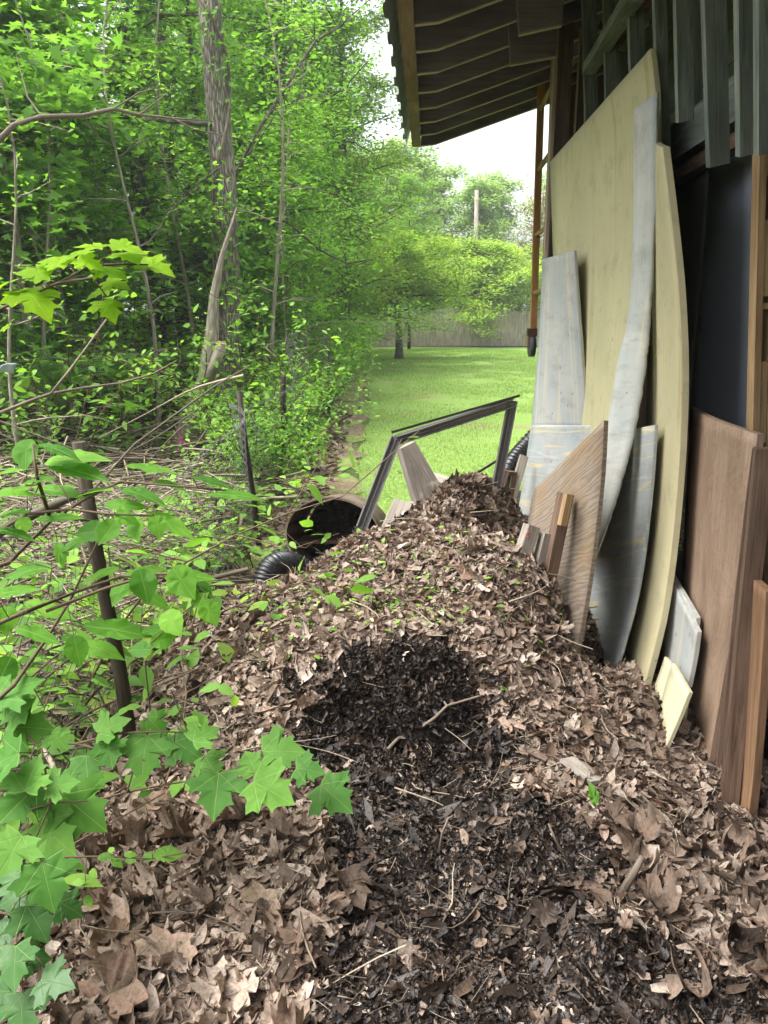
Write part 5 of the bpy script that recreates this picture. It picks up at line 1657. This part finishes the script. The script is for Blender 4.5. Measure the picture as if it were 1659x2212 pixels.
lime = c1_([(540, 1065, 215, -10), (390, 1062, 150, 170), (240, 1120, 190, 190), (150, 1180, 170, 190), (665, 1145, 190, -12), (480, 1165, 150, -20), (430, 1255, 150, 200), (500, 1222, 120, 0), (465, 1325, 150, -70), (150, 1285, 210, -30), (60, 1262, 140, 170), (30, 1220, 110, 180), (20, 1415, 80, 180), (560, 1100, 150, -40), (330, 1095, 160, 200), (380, 1135, 130, -20)])
spray('lime_maple_twig', 'glowing lime green maple leaves on a thin twig before the dark woods', 'twig', lime, [[(-60, 690), (0, 668), (60, 640), (130, 610), (190, 575), (250, 545)], [(130, 610), (200, 600), (230, 640)], [(190, 575), (260, 570), (320, 572)]],
      lambda x, y: 1.75, MAPLE, MAPLE_LIME, 22, 9, seed=4, droop=.35)
c3 = lambda L: [(a * .5, 737 + b * .5, s_ * .5, h_) for a, b, s_, h_ in L]
LEAFLONG = [(0, 0), (.10, .08), (.17, .2), (.16, .24), (.22, .38), (.205, .42), (.23, .55), (.20, .6), (.17, .74), (.15, .77), (.08, .9), (0, 1.08)]
LEAFROUND = [(0, 0), (.14, .03), (.26, .13), (.25, .17), (.35, .32), (.335, .36), (.37, .50), (.33, .56), (.29, .70), (.24, .74), (.12, .90), (0, 1.08)]
midA = c3([(300, 500, 290, 0), (320, 552, 290, 5), (240, 455, 210, 0), (730, 612, 190, 5), (600, 650, 210, 0), (1000, 655, 280, -5), (910, 592, 220, -15), (640, 545, 260, 10), (440, 1000, 180, 170), (200, 1150, 300, 0), (320, 1290, 200, -50), (500, 1240, 300, 5),
           (30, 640, 220, 175), (80, 650, 230, 10), (240, 640, 270, 5), (40, 560, 200, 175), (120, 985, 240, 170), (650, 1100, 180, 0), (800, 1010, 220, 0), (260, 905, 150, -60), (720, 775, 240, -5), (870, 1060, 190, -35), (50, 820, 200, 0),
           (60, 1080, 240, 10), (240, 760, 200, -10), (150, 1260, 220, -20), (640, 985, 200, 165), (420, 1320, 220, -30), (60, 730, 180, 160), (530, 705, 180, 10), (680, 1240, 190, 0), (330, 870, 170, 200), (170, 590, 200, 170), (420, 640, 200, 175)])
spray('elm_branch', 'spray of long toothed green leaves across the mossy leaning post', 'branch', midA, [[(-60, 1240), (20, 1215), (110, 1125), (180, 1080), (260, 1040), (380, 1050), (520, 1062)], [(-60, 1370), (60, 1320), (160, 1280), (260, 1245), (420, 1250)], [(110, 1125), (80, 1030), (70, 960)], [(-60, 1560), (30, 1480), (100, 1380), (150, 1300), (220, 1150)]],
      lambda x, y: 1.7 - (y - 1200) * .0004 - (.15 if x < 100 else 0), LEAFLONG, ELM_LEAF, 16, 12, asp=1.0, seed=5, norm=1.1, stemr=.005)
midB = c3([(110, 480, 150, -95), (470, 815, 150, -100), (580, 805, 130, -95), (680, 795, 130, -60), (620, 1045, 150, -80), (785, 1035, 180, -35), (905, 1165, 150, -30), (740, 1210, 160, -40), (30, 1190, 140, -85), (400, 820, 150, 200), (520, 1080, 150, -120), (330, 1330, 150, -60), (100, 790, 110, -100), (20, 1420, 150, -80), (860, 1120, 110, 20),
           (700, 1290, 130, 30), (610, 1330, 120, 200), (540, 760, 120, 20)])
spray('beech_twig', 'round toothed hanging leaves on twigs around the mossy leaning post', 'twig', midB, [[(-60, 1180), (60, 1110), (150, 1100), (230, 1110), (350, 1115)], [(100, 1320), (230, 1270), (330, 1240), (400, 1240), (470, 1310)], [(-60, 1400), (0, 1330), (30, 1280)]],
      lambda x, y: 1.6 - (y - 1200) * .0003, LEAFROUND, ELM_LEAF, 48, 14, asp=1.15, seed=6, norm=1.1, stemr=.004)
# loose small leaved twigs low at the left
sm = c5([(450, 750, 90, 0), (480, 720, 60, 120), (500, 770, 80, -20), (560, 765, 70, 0), (720, 738, 150, 5), (400, 835, 90, -80), (340, 860, 70, 200), (560, 740, 60, 30), (640, 750, 70, -20), (380, 940, 80, -30)])
spray('privet_twig', 'small leaved green twig lying over the dead leaves at left', 'twig', sm, [[(-30, 1850), (100, 1852), (230, 1850), (330, 1855), (400, 1842)]], lambda x, y: 1.5, LEAFLONG, GREEN_SHRUB, 25, 15, asp=1.4, seed=7, norm=1.1, stemr=.003)
# shrub with small leaves filling the left behind the fence
make_shrub('fence_shrub', (-1.25, 2.5, 0), 'dark stemmed shrub tangled in the near wire mesh at left', 'shrub', None, 1.25, .7, 14, 411, 420, .075, GREEN_SHRUB, tone=(.4, .25), stem=.006)
make_shrub('fence_shrub', (-1.05, 1.75, 0), 'thin shrub nearest the camera in the wire mesh', 'shrub', None, .9, .5, 9, 412, 180, .07, GREEN_SHRUB, tone=(.35, .25), stem=.005)
mb = MB().tube([P(-40, 1170, 1.9), P(40, 1128, 1.95), P(110, 1092, 2.0), P(180, 1066, 2.1), P(240, 1052, 2.2)], [.016, .014, .012, .009, .004], 7)
mb.tube([P(110, 1092, 2.0), P(150, 1118, 2.1), P(200, 1125, 2.2)], [.008, .006, .003], 5, False)
build(mb, 'dead_branch', BARK3, None, 'dead dark branch resting against the mossy leaning post', 'branch')
for (pts, Y, r_, lb) in (([(-20, 900), (60, 868), (110, 850), (180, 838), (260, 828), (330, 808), (380, 780)], 4.2, .011, 'bare grey branch crossing the left woods at mid height'),
                         ([(110, 850), (150, 800), (180, 760), (230, 690)], 4.3, .008, 'bare forked twig rising from the crossing grey branch'),
                         ([(200, 1060), (290, 960), (400, 880), (470, 830), (540, 790)], 3.4, .006, 'long thin bare twig slanting up toward the furrowed trunk')):
    mb = MB().tube([P(x, y, Y + i * .12) for i, (x, y) in enumerate(pts)], [r_ * (1 - .1 * i) for i in range(len(pts))], 6); build(mb, 'bare_twig', BRANCHM, None, lb, 'twig')
# pale leaf like plastic scrap at far left
mb = MB().sheet([P(2, 790, 3.0), P(-4, 806, 3.0)], [P(36, 786, 3.05), P(30, 806, 3.05)], .002, 6, 4, .01, side=(0, -1, 0)); build(mb, 'plastic_tag', TEAL, None, 'pale blue white plastic scrap hanging at the left border', 'tag')

# ------------------------------------------------------------------ sticks and single leaves on the heap
def on(px, py, lift=.02):
    """point of the heap under that spot"""
    z = .3
    for _ in range(12):
        p = PZ(px, py, z); z = .5 * z + .5 * (hz(p.x, p.y) + lift)
    return PZ(px, py, z)
sticks = [([(835, 1622), (860, 1595), (905, 1575), (940, 1550), (965, 1525), (1055, 1498), (1130, 1497)], .0065, 'forked pale branch lying across the back of the dark hollow'),
          ([(1150, 1535), (1210, 1565), (1300, 1580), (1385, 1600)], .006, 'brown stick on the leaves right of the dark hollow'),
          ([(1195, 1680), (1260, 1690), (1330, 1688), (1372, 1705), (1440, 1770), (1490, 1848)], .006, 'long brown stick bent down the right flank of the heap'),
          ([(1300, 1570), (1328, 1620), (1352, 1655)], .004, 'short pale straight stick below the cream offcuts'),
          ([(1530, 1868), (1600, 1878), (1659, 1890)], .006, 'straight tan stick at the right border near the orange plywood'),
          ([(1345, 1925), (1372, 1880), (1388, 1850)], .011, 'stubby pale stick standing in the dark compost at right'),
          ([(370, 1402), (398, 1430), (404, 1460), (395, 1490)], .017, 'thick curved grey branch end poking out at the left of the heap'),
          ([(460, 1935), (520, 1905), (560, 1885), (615, 1880)], .006, 'brown stick lying among large dead leaves at lower left'),
          ([(520, 1990), (560, 2025), (615, 2048)], .006, 'darker brown stick half way down the lower left leaves'),
          ([(370, 2025), (430, 2070), (480, 2110), (560, 2165)], .0035, 'thin straight tan stem at the bottom left of the heap'),
          ([(170, 1972), (240, 1985), (310, 1992), (370, 2005)], .008, 'pale fat twig at the left border of the heap'),
          ([(948, 1842), (955, 1800), (968, 1768), (980, 1762)], .0035, 'hooked pale twig standing in the middle of the dark compost'),
          ([(1240, 1880), (1200, 1815), (1185, 1780)], .004, 'thin upright stalk in the compost below the green leaf')]
for pts, r_, lb in sticks:
    mb = MB()
    pp = [on(x, y, .018) for x, y in pts]
    if 'stand' in lb or 'upright' in lb or 'stubby' in lb:
        b = pp[0]; pp = [P(x, y, b.y + .01 * i) for i, (x, y) in enumerate(pts)]
    mb.tube(pp, [r_ * (1 - .5 * i / len(pp)) for i in range(len(pp))], 7)
    if 'forked' in lb:
        a = pp[4]; mb.tube([a, on(950, 1500, .05), on(935, 1478, .05)], [.004, .003, .002], 5); mb.tube([pp[2], on(925, 1600, .03)], [.004, .002], 5)
    build(mb, 'stick', BRANCHM, None, lb, 'stick')
mb = MB().beam(on(1225, 1640, .025), on(1290, 1690, .025), .05, .012); build(mb, 'bark_piece', OLDWOOD, None, 'flat splintered piece of bark lying right of the dark hollow', 'bark')
def one_leaf(name, px, py, size, hd, half, mat, lb, tilt=35, tone=.7, curl=.8, seed=0, lift=.03, norm=1.3):
    c = on(px, py, lift); depth = c.y * CP - (c.z - CAMZ) * SP
    V, F_, U = leaf_shape(half, (0, .4), curl, .15, .05 if curl < .9 else .085, seed, .7)
    arr = scatter([(V, F_, U)], np.array([[0, 0, 0.0]]), rotmats(np.array([R(hd - 90)]), np.array([R(tilt)]), np.array([R(-90)])), np.array([size / FPX * depth / norm]), np.array([tone]))
    me = np_mesh(name, arr[0], arr[1], mat, arr[2], arr[3], True)
    o = bpy.data.objects.new(name, me); COL.objects.link(o); o.location = c
    tag(o, lb, 'leaf')
DRYV = leafmat('big_dry_leaf', [(0, (.13, .075, .055)), (.5, (.26, .165, .125)), (1, (.42, .30, .24))], .12, (1.2, .9, .6), .65, .25, vein=(0, .85, 1.75), crinkle=True, vtint=(.48, .38, .30))
one_leaf('green_leaf', 1284, 1720, 58, 92, LEAFLONG, ELM_LEAF, 'single fallen green leaf lying on the right of the dark compost', 50, .5, .8, 1, .03, 1.1)
for i, (x, y, s_, h_, t_, lb) in enumerate(((355, 2070, 135, -100, .95, 'large pinkish tan curled maple leaf at the bottom left'), (255, 2030, 130, 60, .45, 'large rust brown maple leaf beside the pinkish tan one'),
                                            (230, 2150, 190, -150, .6, 'largest grey brown maple leaf at the bottom edge left'), (335, 1745, 105, 60, .75, 'broad tan leaf just under the green maple branch'),
                                            (50, 2020, 110, 180, .55, 'orange brown dead leaf in the bottom left corner'), (1180 + 0, 1965, 75, 40, .05, 'dark wet maple leaf flat on the compost'),
                                            (1262, 1565, 60, 30, .8, 'light brown crinkled leaf near the foot of the bowed yellow board'), (1622, 1905 - 70, 60, 80, .5, 'brown leaf against the foot of the orange plywood strip'),
                                            (560, 1955, 95, -110, .85, 'torn pale leaf with holes among the lower left litter'), (1010, 1235, 50, 20, .3, 'dark orange leaf half way up the heap'))):
    one_leaf('fallen_leaf', x, y, s_, h_, MAPLE, DRYV if t_ > .1 else DARKLEAF, lb, 25 + (i * 37) % 23, t_ if t_ > .1 else .8, 1.1 + (i * 29 % 10) * .12, 60 + i, .035)

# ------------------------------------------------------------------ added haze volume, stands in for lens glare and softens contrast
mh = bpy.data.materials.new('glare_haze'); mh.use_nodes = True; t = mh.node_tree; t.nodes.clear()
vo = t.nodes.new('ShaderNodeVolumePrincipled'); vo.inputs['Density'].default_value = .0016; vo.inputs['Color'].default_value = (.95, .98, 1, 1); vo.inputs['Anisotropy'].default_value = .2
oo = t.nodes.new('ShaderNodeOutputMaterial'); t.links.new(vo.outputs[0], oo.inputs['Volume'])
mb = MB(); hx0, hx1, hy0, hy1, hz0, hz1 = -420, 420, -80, 920, -1.0, 22.0
mb.v = [Vector((x, y, z)) for z in (hz0, hz1) for (x, y) in ((hx0, hy0), (hx1, hy0), (hx1, hy1), (hx0, hy1))]
for q in ((3, 2, 1, 0), (4, 5, 6, 7), (0, 1, 5, 4), (1, 2, 6, 5), (2, 3, 7, 6), (3, 0, 4, 7)): mb.quad(list(q), [(0, 0)] * 4)
build(mb, 'haze', mh)['kind'] = 'stuff'
